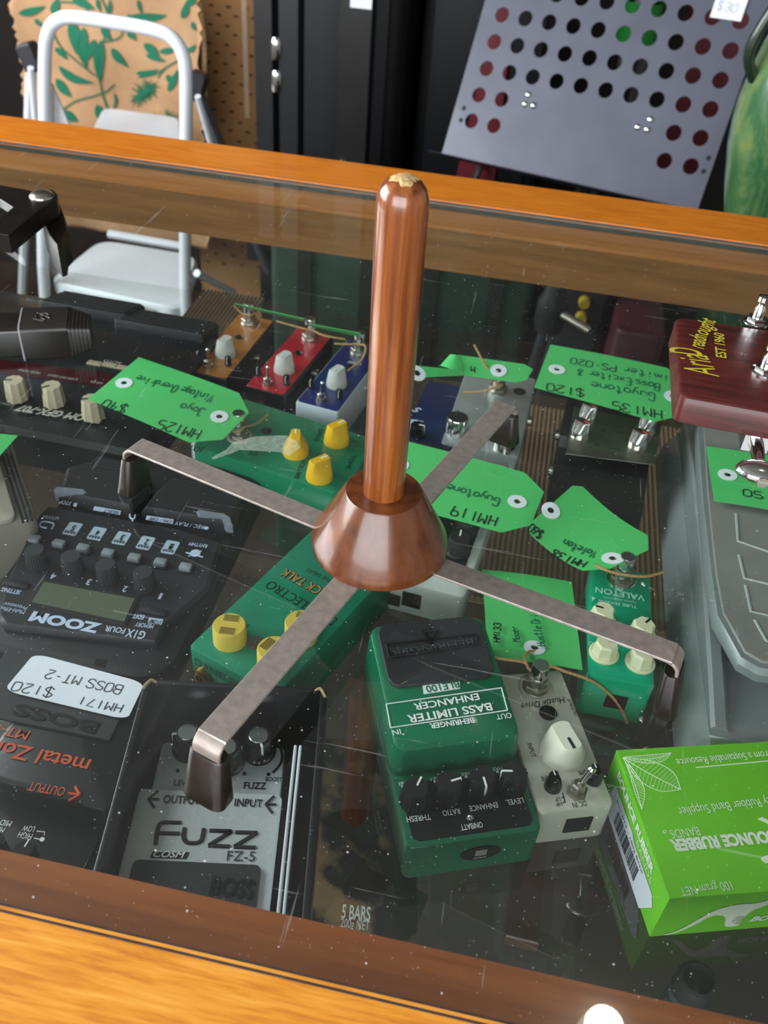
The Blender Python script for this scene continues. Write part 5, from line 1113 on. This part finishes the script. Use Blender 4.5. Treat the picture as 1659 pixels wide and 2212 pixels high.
o = bpy.data.objects.new('cloth', me); COL.objects.link(o); o.parent = t
bm = nb(); p0 = PY(428, 40, YB); tube(bm, [p0+V((.0, .01, .05)), p0+V((.008, .005, -.06)), p0+V((.004, .0, -.15)), p0+V((.014, .0, -.2))], .006, 8); obj('frayed_edge', bm, mat('frayed jute', '#b59468', .9, var=.4, vs=300), t, world=True)

# ------------------------------------------------------------------ kraft carton with small dark dashes
YC = 2.20
x0, x1 = PY(405, 150, YC).x, PY(566, 150, YC).x
t = thing('kraft_carton', 'tall brown carton printed with rows of small dark dashes, beside the printed cloth', 'carton', ((x0+x1)/2, YC+.1, FZ))
bm = nb(); boxm(bm, x1-x0, .2, 1.45, at((x0+x1)/2, YC+.1, FZ+.7255), b=.003); obj('box', bm, mat('brown kraft card', '#a1764a', .8, var=.06, vs=12), t, 30, world=True)
bm = nb()
for r in range(30):
    for k in range(7):
        p = PY(*B1(915+k*75-r*2+(35 if r % 2 else 0), -60+r*41+k*8), YC); 
        if not (x0+.006 < p.x < x1-.006): continue
        boxm(bm, .011, .0006, .0045, at(p.x, YC-.0004, p.z))
o = obj('dash_print', bm, mat('dark brown print', '#3a2818', .8), t, 30, world=True); o['kind'] = 'stuff'
for y in (0, 1): bm = nb(); q = PY(*B1(1060+y*60, 215 if y == 0 else 560), YC); boxm(bm, .012, .001, .30 if y == 0 else .16, at(q.x, YC-.001, q.z)); obj('tape_strip', bm, mat('pale packing tape', '#c3a98a' if y == 0 else '#cfd0d2', .35), t, world=True) if y == 0 else obj('edge_label', bm, mat('white carton label', '#cdd0d6', .6), t, world=True)

# ------------------------------------------------------------------ dark loudspeakers and stands
def speaker(label, px0, px1, Y, ztop, depth=.35):
    x0, x1 = PY(px0, 150, Y).x, PY(px1, 150, Y).x; t = thing('loudspeaker', label, 'loudspeaker', ((x0+x1)/2, Y+depth/2, FZ)); w = x1-x0
    bm = nb(); rbox(bm, 0, 0, w, depth, 0, ztop-FZ, .02, .006); obj('cabinet', bm, BLKM, t, 40)
    bm = nb(); rbox(bm, 0, -depth/2-.003, w*.84, .012, .08, ztop-FZ-.08, .004, .003); g = obj('grille', bm, mat('black grille cloth', '#16171b', .6, bump=.8, bs=420), t, 40)
    bm = nb(); boxm(bm, w*.5, .004, .03, at(0, -depth/2-.011, (ztop-FZ)*.78), b=.001); obj('name_bar', bm, mat('dim silver bar', '#4a4b50', .35, .6), t)
    for s in (-1, 1): bm = nb(); boxm(bm, .035, .035, .035, at(s*(w/2-.012), -depth/2+.012, ztop-FZ-.014), b=.006); obj('corner_cap', bm, BLKP, t)
    return t
speaker('black loudspeaker with a cloth grille beside the brown carton', 572, 860, 2.15, .40)
speaker('tall black loudspeaker cabinet behind the perforated music desk', 905, 1190, 2.25, .42)
t = thing('equipment_rack', 'black upright rack posts standing in front of the loudspeakers', 'rack', (PY(700, 200, 1.95).x, 1.95, FZ))
for x0, x1 in ((560, 596), (612, 650), (735, 800)):
    a, b = PY(x0, 200, 1.95).x, PY(x1, 200, 1.95).x; bm = nb(); boxm(bm, b-a, .05, 1.5, at((a+b)/2-t.location.x, 0, .751), b=.003); obj('post', bm, mat('satin black timber', '#1a1919', .4, var=.2, vs=30) if x0 > 700 else BLKP, t)
for p in ((603, 98), (604, 168)): q = PY(*p, 1.95); bm = nb(); lathe(bm, [(.011, -.02), (.012, -.01), (.012, .012), (.008, .02)], 20, at(q.x-t.location.x, -.02, q.z-FZ)); obj('clamp_screw', bm, CHR, t)
q = PY(746, 346, 1.95); bm = nb(); lathe(bm, [(.010, 0), (.009, .008), (.003, .011)], 20, at(q.x-t.location.x, -.025, q.z-FZ, 0, R(90), 0)); obj('bolt', bm, CHR, t)
bm = nb(); boxm(bm, .36, .04, .05, at(.0, .03, .35), b=.003); obj('cross_bar', bm, BLKP, t)
q = PY(780, 2, 1.92); t = thing('price_card', 'small white card on the black rack post at the top of the photo', 'price card', (q.x, 1.921, q.z)); bm = nb(); boxm(bm, .042, .001, .05, at(0, 0, .012)); obj('card', bm, mat('white card', '#d4d6dc', .6), t)

# ------------------------------------------------------------------ perforated music desk
KD = 1.10
h0 = CAMP+(V((-.1153, 1.6801, .0048))-CAMP)*KD; Ux = V((.039, -.0135, .0012))*KD; Vy = V((-.0056, -.0195, -.0368))*KD   # one hole pitch across and down
Nn = Ux.cross(-Vy).normalized(); 
if Nn.y > 0: Nn = -Nn
def dk(i, j, e=0.0): return h0+Ux*i+Vy*j+Nn*e
foot = dk(4.5, 2, -.06); t = thing('music_stand', 'black perforated music desk on a pole behind the counter, upper right', 'music stand', (foot.x, foot.y, FZ))
I0, I1, J0, J1 = -.88, 9.76, -2.5, 5.42
holes = {(i, j) for i in range(10) for j in range(-2, 5)}-{(i, j) for i in range(2, 8) for j in (3, 4)}
holes = {(i, j) for i, j in holes if not (j == 3 and i in ())}|{(8, 5), (9, 5)} if False else holes
DKM = mat('satin graphite steel', '#50525f', .45, .25, var=.1, vs=14, coat=.1)
bm = nb()
def face(pts, mi=0):
    a = [bm.verts.new(p) for p in pts]; bm.faces.new(a).material_index = mi
def grid_lines(a, b, ks): return [a]+[k+.5 for k in ks if a < k+.5 < b]+[b]
xs = [I0]+[i-.5 for i in range(0, 11)]+[I1]; ys = [J0]+[j-.5 for j in range(-1, 6)]+[J1]
xs = sorted(set(x for x in xs if I0 <= x <= I1)); ys = sorted(set(y for y in ys if J0 <= y <= J1))
TH = .0016; HR = .285
for xa, xb in zip(xs, xs[1:]):
    for ya, yb in zip(ys, ys[1:]):
        ci, cj = (xa+xb)/2, (ya+yb)/2; ki, kj = round(ci), round(cj)
        if (ki, kj) in holes and abs(ci-ki) < .2 and abs(cj-kj) < .26:
            n = 24; ang = [2*math.pi*k/n for k in range(n)]
            def sq(a_):
                c_, s_ = math.cos(a_), math.sin(a_); m_ = max(abs(c_), abs(s_)); return (ki+max(xa-ki, min(xb-ki, .5*c_/m_)), kj+max(ya-kj, min(yb-kj, .5*s_/m_)))
            corner = {2: (xb, yb), 8: (xa, yb), 14: (xa, ya), 20: (xb, ya)}
            for k in range(n):
                a_, b_ = ang[k], ang[(k+1) % n]; o1, o2 = sq(a_), sq(b_); i1 = (ki+HR*math.cos(a_), kj+HR*math.sin(a_)); i2 = (ki+HR*math.cos(b_), kj+HR*math.sin(b_))
                mid = [corner[k]] if k in corner else []
                mid = []
                for e in (TH/2, -TH/2): face([dk(*q, e) for q in (i1, o1, *mid, o2, i2)])
                face([dk(*i1, TH/2), dk(*i2, TH/2), dk(*i2, -TH/2), dk(*i1, -TH/2)])
        else:
            for e in (TH/2, -TH/2): face([dk(*q, e) for q in ((xa, ya), (xb, ya), (xb, yb), (xa, yb))])
for a_, b_ in (((I0, J0), (I1, J0)), ((I1, J0), (I1, J1)), ((I0, J1), (I0, J0))): face([dk(*a_, TH/2), dk(*b_, TH/2), dk(*b_, -TH/2), dk(*a_, -TH/2)])
bmesh.ops.remove_doubles(bm, verts=bm.verts, dist=.0002)
obj('desk', bm, DKM, t, 0, world=True)
bm = nb()                                        # folded lip along the bottom
prof = [(0, 0), (.10, .004), (.17, .012), (.20, .024), (.20, .050)]
r1 = [dk(I0-.1, J1+a, b) for a, b in prof]; r2 = [dk(I1, J1+a, b) for a, b in prof]
loft(bm, [r1+[p-Nn*.0016-Vy*.03 for p in reversed(r1)], r2+[p-Nn*.0016-Vy*.03 for p in reversed(r2)]]); obj('lip', bm, DKM, t, 40, world=True)
for gx in ((2.10, 2.86), (1.98, 3.28), (2.33, 3.24), (6.88, 2.72), (6.52, 3.1), (6.88, 3.1)):
    def hinv(p): return p
for px_ in ((622, 410), (608, 450), (645, 457), (1150, 517), (1096, 550), (1136, 560)):
    d = ray(*B2(*px_)); tt = ((h0-CAMP).dot(Nn))/d.dot(Nn); p = CAMP+d*tt; bm = nb()
    M_ = Matrix.Translation(p) @ Nn.to_track_quat('Z', 'Y').to_matrix().to_4x4(); lathe(bm, [(.0058, .0008), (.0052, .003), (.0030, .0044), (.0004, .005)], 18, M_); obj('rivet', bm, CHR, t, 60, world=True)
for px_ in ((345, 468), (332, 520), (1402, 684), (1381, 741)):  # small holes in the desk: matt black discs put their dark into the colour
    d = ray(*B2(*px_)); tt = ((h0-CAMP).dot(Nn))/d.dot(Nn); p = CAMP+d*tt; bm = nb()
    M_ = Matrix.Translation(p) @ Nn.to_track_quat('Z', 'Y').to_matrix().to_4x4(); lathe(bm, [(.0042, .0008), (.0042, .0011)], 16, M_); obj('hole_disc', bm, BLKM, t, 60, world=True)
bm = nb(); tube(bm, [dk(4.5, 2.2, -.010), dk(4.5, 2.4, -.05), V((foot.x, foot.y+.02, -.3)), V((foot.x, foot.y+.02, FZ+.25))], .012, 12, 4); obj('pole', bm, BLKP, t, 40, world=True)
for k in range(3): a_ = 2*math.pi*k/3+.5; bm = nb(); tube(bm, [V((foot.x, foot.y+.02, FZ+.27)), V((foot.x+.22*math.cos(a_), foot.y+.02+.22*math.sin(a_), FZ+.012))], .010, 8, 0); obj('leg', bm, BLKP, t, 40, world=True)
d = ray(1576, 14); tt = ((h0-CAMP).dot(Nn))/d.dot(Nn); p = CAMP+d*(tt*.998)
t = thing('price_sticker', 'white price sticker on the perforated music desk', 'sticker', p); uu, vv = Ux.normalized(), Vy.normalized()
bm = nb(); q = [p+uu*x*.025+vv*y*.020+Nn*.0005 for x, y in ((-1, -1), (1, -1), (1, 1), (-1, 1))]; loft(bm, [q, [k+Nn*.0004 for k in q]]); obj('paper', bm, mat('white sticker paper', '#dfe2ee', .6, var=.02), t, world=True)
bm = nb(); hand(bm, '$30', lambda x, y: p-uu*(.018-x)+vv*(.008-y)+Nn*.0012, .034, .013, .0016); obj('handwriting', bm, mat('grey pen', '#8f95a5', .7), t, world=True)
# dark red instrument case that shows through the holes
def leaning_case(label, tl_, bl_, tr_, br_, Y, dep):
    pts = []
    for p, q in ((tl_, bl_), (tr_, br_)):
        A, B = PY(*p, Y), PY(*q, Y); D = (A-B)/(A.z-B.z); pts.append((A+D*.12, A+D*(FZ+.001-A.z)))
    (a0, a1), (b0, b1) = pts; b0 = V((b0.x, b0.y, a0.z)); t = thing('instrument_case', label, 'instrument case', ((a1.x+b1.x)/2, Y+dep/2, FZ))
    bm = nb(); loft(bm, [[V((p.x+(c_.x-p.x)*i, y, p.z+(c_.z-p.z)*i)) for p in (a1, b1, b0, a0)] for c_ in ((a1+b1+a0+b0)/4,) for y, i in ((Y+dep, .06), (Y+dep*.85, 0), (Y+dep*.15, 0), (Y, .06))]); obj('shell', bm, mat('dark red vinyl', '#5c0d1c', .5, var=.15, vs=30, bump=.2, bs=200), t, 30, world=True)
    m_ = (a1+b1)/2*.45+(a0+b0)/2*.55; bm = nb(); tube(bm, [V((m_.x-.02, Y+.002, m_.z-.06)), V((m_.x-.02, Y-.025, m_.z-.04)), V((m_.x+.005, Y-.025, m_.z+.04)), V((m_.x+.008, Y+.002, m_.z+.06))], .007, 8); obj('handle', bm, BLKP, t, 40, world=True)
leaning_case('dark red instrument case seen through the right holes of the perforated music desk', (1492, 40), (1410, 340), (1632, 60), (1520, 372), 1.99, .07)
leaning_case('dark red instrument case seen through the left holes of the perforated music desk', (1068, 20), (1008, 280), (1112, 25), (1082, 290), 1.96, .07)
p = dk(5, .2, -.12); t = thing('bottle', 'dark bottle with a green label glimpsed through the holes of the music desk', 'bottle', (p.x, p.y+.10, FZ))
bm = nb(); lathe(bm, [(.03, 0), (.036, .01), (.036, p.z-FZ+.06), (.014, p.z-FZ+.12), (.014, p.z-FZ+.16)], 24); obj('body', bm, BLKG, t, 40)
za, zb_ = dk(5, -.5).z-FZ-.0, dk(5, 1.45).z-FZ
bm = nb(); lathe(bm, [(.0365, zb_), (.0365, za)], 24, caps=False); obj('label', bm, mat('bright green label', '#0f8a2e', .4), t, 40)
bm = nb(); lathe(bm, [(.016, p.z-FZ+.155), (.016, p.z-FZ+.18)], 20); obj('cap', bm, BLKP, t)

# ------------------------------------------------------------------ green ceramic vase on the right
YV = 1.45; cx_ = PY(1700, 300, YV).x
prof = [(PY(xx, yy, YV).z, cx_-PY(xx, yy, YV).x) for xx, yy in ((1650, 95), (1632, 132), (1618, 160), (1602, 195), (1585, 245), (1572, 310), (1565, 400), (1564, 480))]
t = thing('floor_vase', 'tall mottled green ceramic vase cut off by the right edge', 'vase', (cx_, YV, FZ))
vm = mat('mottled green glaze', '#3f7a35', .3, coat=.5, var=.55, vs=26)
nt = vm.node_tree; nz = nt.nodes.new('ShaderNodeTexNoise'); nz.inputs['Scale'].default_value = 16; nz.inputs['Detail'].default_value = 8; nz.inputs['Roughness'].default_value = .7; nz.inputs['Distortion'].default_value = .8
tcn = nt.nodes.new('ShaderNodeTexCoord'); mpn = nt.nodes.new('ShaderNodeMapping'); mpn.inputs['Scale'].default_value = (1, 1, .28); nt.links.new(tcn.outputs['Object'], mpn.inputs[0]); nt.links.new(mpn.outputs[0], nz.inputs['Vector'])
rp_ = nt.nodes.new('ShaderNodeValToRGB'); e = rp_.color_ramp.elements; e[0].position = .32; e[0].color = rgb('#18402c'); e[1].position = .70; e[1].color = rgb('#80822c'); x = e.new(.5); x.color = rgb('#356039'); x = e.new(.6); x.color = rgb('#5f7a4a')
nt.links.new(nz.outputs['Fac'], rp_.inputs['Fac']); nt.links.new(rp_.outputs['Color'], nt.nodes['Principled BSDF'].inputs['Base Color'])
pf = [(.10, 0), (.135, .02)]+[(prof[-1][1]*k, (prof[-1][0]-FZ)*s) for s, k in ((.3, .92), (.65, 1.0))]+[(r_, z_-FZ) for z_, r_ in reversed(prof)]
pf += [(prof[0][1]*.9, prof[0][0]-FZ+.02), (prof[0][1]*.8, prof[0][0]-FZ+.018), (prof[0][1]*.8, prof[0][0]-FZ-.1)]
bm = nb(); lathe(bm, pf, 48); obj('body', bm, vm, t, 60)
bm = nb(); a = prof[3]; tube(bm, [(-a[1]*.9, -.02, a[0]-FZ+.02), (-a[1]*1.12, -.03, a[0]-FZ+.06), (-a[1]*.8, -.03, a[0]-FZ+.13), (-prof[0][1]*.8, -.02, prof[0][0]-FZ)], .008, 8); obj('handle', bm, mat('dark green glaze', '#1d2b1c', .3, coat=.4), t, 50)

# ------------------------------------------------------------------ things glimpsed under the rear rail
YG = 1.30; a, b = PY(578, 600, YG).x, PY(1150, 660, YG).x
t = thing('storage_chest', 'dark green fabric covered chest on the floor behind the counter', 'chest', ((a+b)/2, YG+.08, FZ))
bm = nb(); rbox(bm, 0, 0, b-a, .14, 0, .72, .015, .008); obj('body', bm, mat('dark green cloth', '#0f3222', .75, var=.3, vs=14, bump=.3, bs=300), t, 40)
for k in range(4): bm = nb(); boxm(bm, .022, .006, .70, at(-(b-a)*.36+(b-a)*.24*k, -.072, .355), b=.002); obj('batten', bm, mat('green black batten', '#0b1f17', .6), t)
YK_ = 1.22; a, b = PY(1195, 680, YK_).x, PY(1305, 690, YK_).x
t = thing('amplifier', 'small black amplifier with two yellow knobs, under the rear rail at right', 'amplifier', ((a+b)/2, YK_+.12, FZ))
bm = nb(); rbox(bm, 0, 0, b-a, .22, 0, .74, .008, .004); obj('cabinet', bm, BLKM, t, 40)
for p in ((1262, 657), (1255, 690)): q = PY(*p, YK_); knob_round(t, (q.x-t.location.x, -.110, q.z-FZ), .0085, .012, mat('mustard knob', '#a08c1c', .4), name='knob').rotation_euler = (R(90), 0, 0)
t = thing('microphone_stand', 'grey microphone stand with a round clutch, under the rear rail', 'microphone stand', (PY(1180, 690, 1.1).x, 1.1, FZ))
q0, q1 = PY(1192, 668, 1.1), PY(1150, 800, 1.1); dd = (q1-q0)
bm = nb(); tube(bm, [q0, q0+dd*((FZ+.02-q0.z)/dd.z)], .008, 12, 0); obj('pole', bm, mat('grey tube', '#3c4048', .35, .5), t, 40, world=True)
bm = nb(); lathe(bm, [(.016, -.03), (.02, -.02), (.02, .01), (.014, .024), (.010, .05)], 24, Matrix.Translation(q0)); obj('clutch', bm, BLKP, t, 40, world=True)
bm = nb(); tube(bm, [q0+V((.012, -.01, 0)), q0+V((.05, -.02, -.012))], .006, 10, 0); obj('lever', bm, NIK, t, 40, world=True)
bm = nb(); g = q0+dd*((FZ+.02-q0.z)/dd.z); lathe(bm, [(.12, 0), (.12, .012), (.10, .02), (.02, .026)], 32, at(g.x, g.y, FZ)); obj('base', bm, BLKM, t, 40, world=True)
YR = 1.14; a, b = PY(1325, 740, YR).x, PY(1435, 760, YR).x
t = thing('guitar_case', 'dark crimson guitar case standing under the rear rail beside the guitar head', 'guitar case', ((a+b)/2, YR+.1, FZ))
bm = nb(); rbox(bm, 0, 0, b-a, .18, 0, .70, .012, .008); obj('shell', bm, mat('crimson vinyl', '#3f0f1a', .5, var=.2, vs=40), t, 40)
bm = nb(); boxm(bm, .012, .006, .6, at(-.012, -.091, .34), b=.002); obj('binding', bm, BLKM, t)
bm = nb(); boxm(bm, .03, .02, .012, at(0, -.095, .42), b=.003); obj('handle', bm, BLKP, t)

# ------------------------------------------------------------------ on the lower glass shelf
def corrugated(label, pts, z=LS, pitch=.0052, ang=0.0, col='#8c7358'):
    q = [P(*p, z+.004) for p in pts]; c = sum(q, V())/len(q); t = thing('corrugated_card', label, 'cardboard', (c.x, c.y, z+.0001))
    x0, x1 = min(p.x for p in q), max(p.x for p in q); y0, y1 = min(p.y for p in q), max(p.y for p in q); bm = nb(); n = int((x1-x0)/pitch*8); rows = []
    for i in range(n+1):
        x = x0+(x1-x0)*i/n; zz_ = z+.0026+.0014*math.cos(2*math.pi*(x-x0)/pitch); rows.append((x, zz_))
    loft(bm, [[(x, y, zz_) for x, zz_ in rows]+[(x, y, z+.0005) for x, zz_ in reversed(rows)] for y in (y0, y1)]); obj('sheet', bm, mat('corrugated kraft '+col, col, .85, var=.1, vs=20), t, 60, world=True)
    bm = nb(); boxm(bm, x1-x0, .006, .001, at((x0+x1)/2, y0-.002, z+.001)); obj('torn_edge', bm, mat('torn brown card', '#a08a6c', .9, var=.3, vs=500), t, world=True)
corrugated('ribbed brown cardboard lying on the lower shelf below the green tags', ((1040, 1290), (1050, 1000), (1190, 880), (1490, 960), (1480, 1250)))
corrugated('ribbed brown cardboard on the lower shelf behind the amber mini pedal', ((420, 650), (560, 640), (520, 720), (440, 730)), col='#7c6a52')
q = P(770, 1930, -.20); t = thing('chocolate_box', 'dark printed box reading 5 BARS on the lower shelf, beside the open carton', 'box', (q.x-.012, q.y+.035, LS), R(10))
f = Frame(t, .06); bm = nb(); rbox(bm, 0, 0, .085, .15, 0, .06, .001, .0006)
cm = mat('dark brown food print', '#1a130e', .4, var=.3, vs=30); nt = cm.node_tree; ramp = [n for n in nt.nodes if n.type == 'VALTORGB'][0]; ramp.color_ramp.elements[0].position = .50; ramp.color_ramp.elements[1].position = .58; ramp.color_ramp.elements[0].color = rgb('#12100e'); ramp.color_ramp.elements[1].color = rgb('#7a6040')
obj('carton', bm, cm, t, 40)
bm = nb(); f.text(bm, '5 BARS', (737, 1984), (799, 1990), .0085, bold=.02); f.text(bm, '200g NET', (735, 2003), (797, 2010), .0055, bold=-.005); obj('lettering', bm, WHT, t)
t = thing('strap', 'dark red woven strap hanging down on the lower shelf left of the limiter pedal', 'strap', P(838, 1930, LS)); a, b = P(846, 1840, LS+.01), P(832, 1998, LS+.01)
bm = nb(); tube(bm, [a, (a+b)/2+V((.003, 0, .004)), b+V((0, -.03, 0))], .0055, 8, 6, sx=1.4); obj('webbing', bm, mat('dark red webbing', '#3d1512', .8, var=.3, vs=500), t, 40, world=True)
bm = nb(); boxm(bm, .016, .005, .010, Matrix.Translation(a+V((0, .002, 0)))); obj('end_clip', bm, BLKP, t, world=True)
t = thing('timber_offcut', 'reddish timber strip lying on the lower shelf under the white mini pedal', 'timber', P(1130, 1900, LS)); a, b = P(1150, 1800, LS+.006), P(1125, 2040, LS+.006)
bm = nb(); boxm(bm, .022, (a-b).length, .012, Matrix.Translation((a+b)/2) @ Matrix.Rotation(math.atan2((a-b).y, (a-b).x)-math.pi/2, 4, 'Z'), b=.001); obj('strip', bm, mat('dull red timber', '#3a2018', .5, var=.3, vs=40), t, world=True)
q = P(872, 1985, LS+.001); t = thing('grey_card', 'small dark grey card with a round hole on the lower shelf beside the strap', 'card', (q.x, q.y, LS), R(-10)); bm = nb(); prism(bm, ring_rr(.020, .045, .002, 3), .0002, .0010); obj('card', bm, mat('dull grey green card', '#313c35', .7), t)
bm = nb(); lathe(bm, [(.004, .001), (.004, .0013)], 20, at(0, .0, 0)); obj('hole_ring', bm, mat('pale ring', '#6f7772', .7), t)
q = P(1515, 2105, -.20); t = thing('lens', 'round black lens barrel with white markings on the lower shelf, lower right', 'lens', (q.x, q.y, LS), R(20))
bm = nb(); lathe(bm, [(.0115, 0), (.012, .002), (.012, .05), (.011, .054), (.009, .055), (.0085, .045)], 40); obj('barrel', bm, BLKP, t, 40)
bm = nb(); lathe(bm, [(.0123, .034), (.0123, .040)], 40, caps=False); obj('ring', bm, mat('grey metal ring', '#6b7073', .3, .7), t, 40)
bm = nb(); lathe(bm, [(.0085, .045), (.004, .047), (.0005, .048)], 32); obj('glass', bm, mat('dark coated glass', '#10141a', .05, coat=1), t, 60)
for k, zz_ in enumerate((.020, .026, .044)):
    bm = nb(); put(bm, ('35 50 85', '2.8 4 8', '1 2 5')[k], lambda u, v: V((.0124*math.cos(-2.2+u/.012), .0124*math.sin(-2.2+u/.012), zz_+v)), .018, .003, bold=.02); obj('marking', bm, WHT, t) if k < 2 else bm.free()
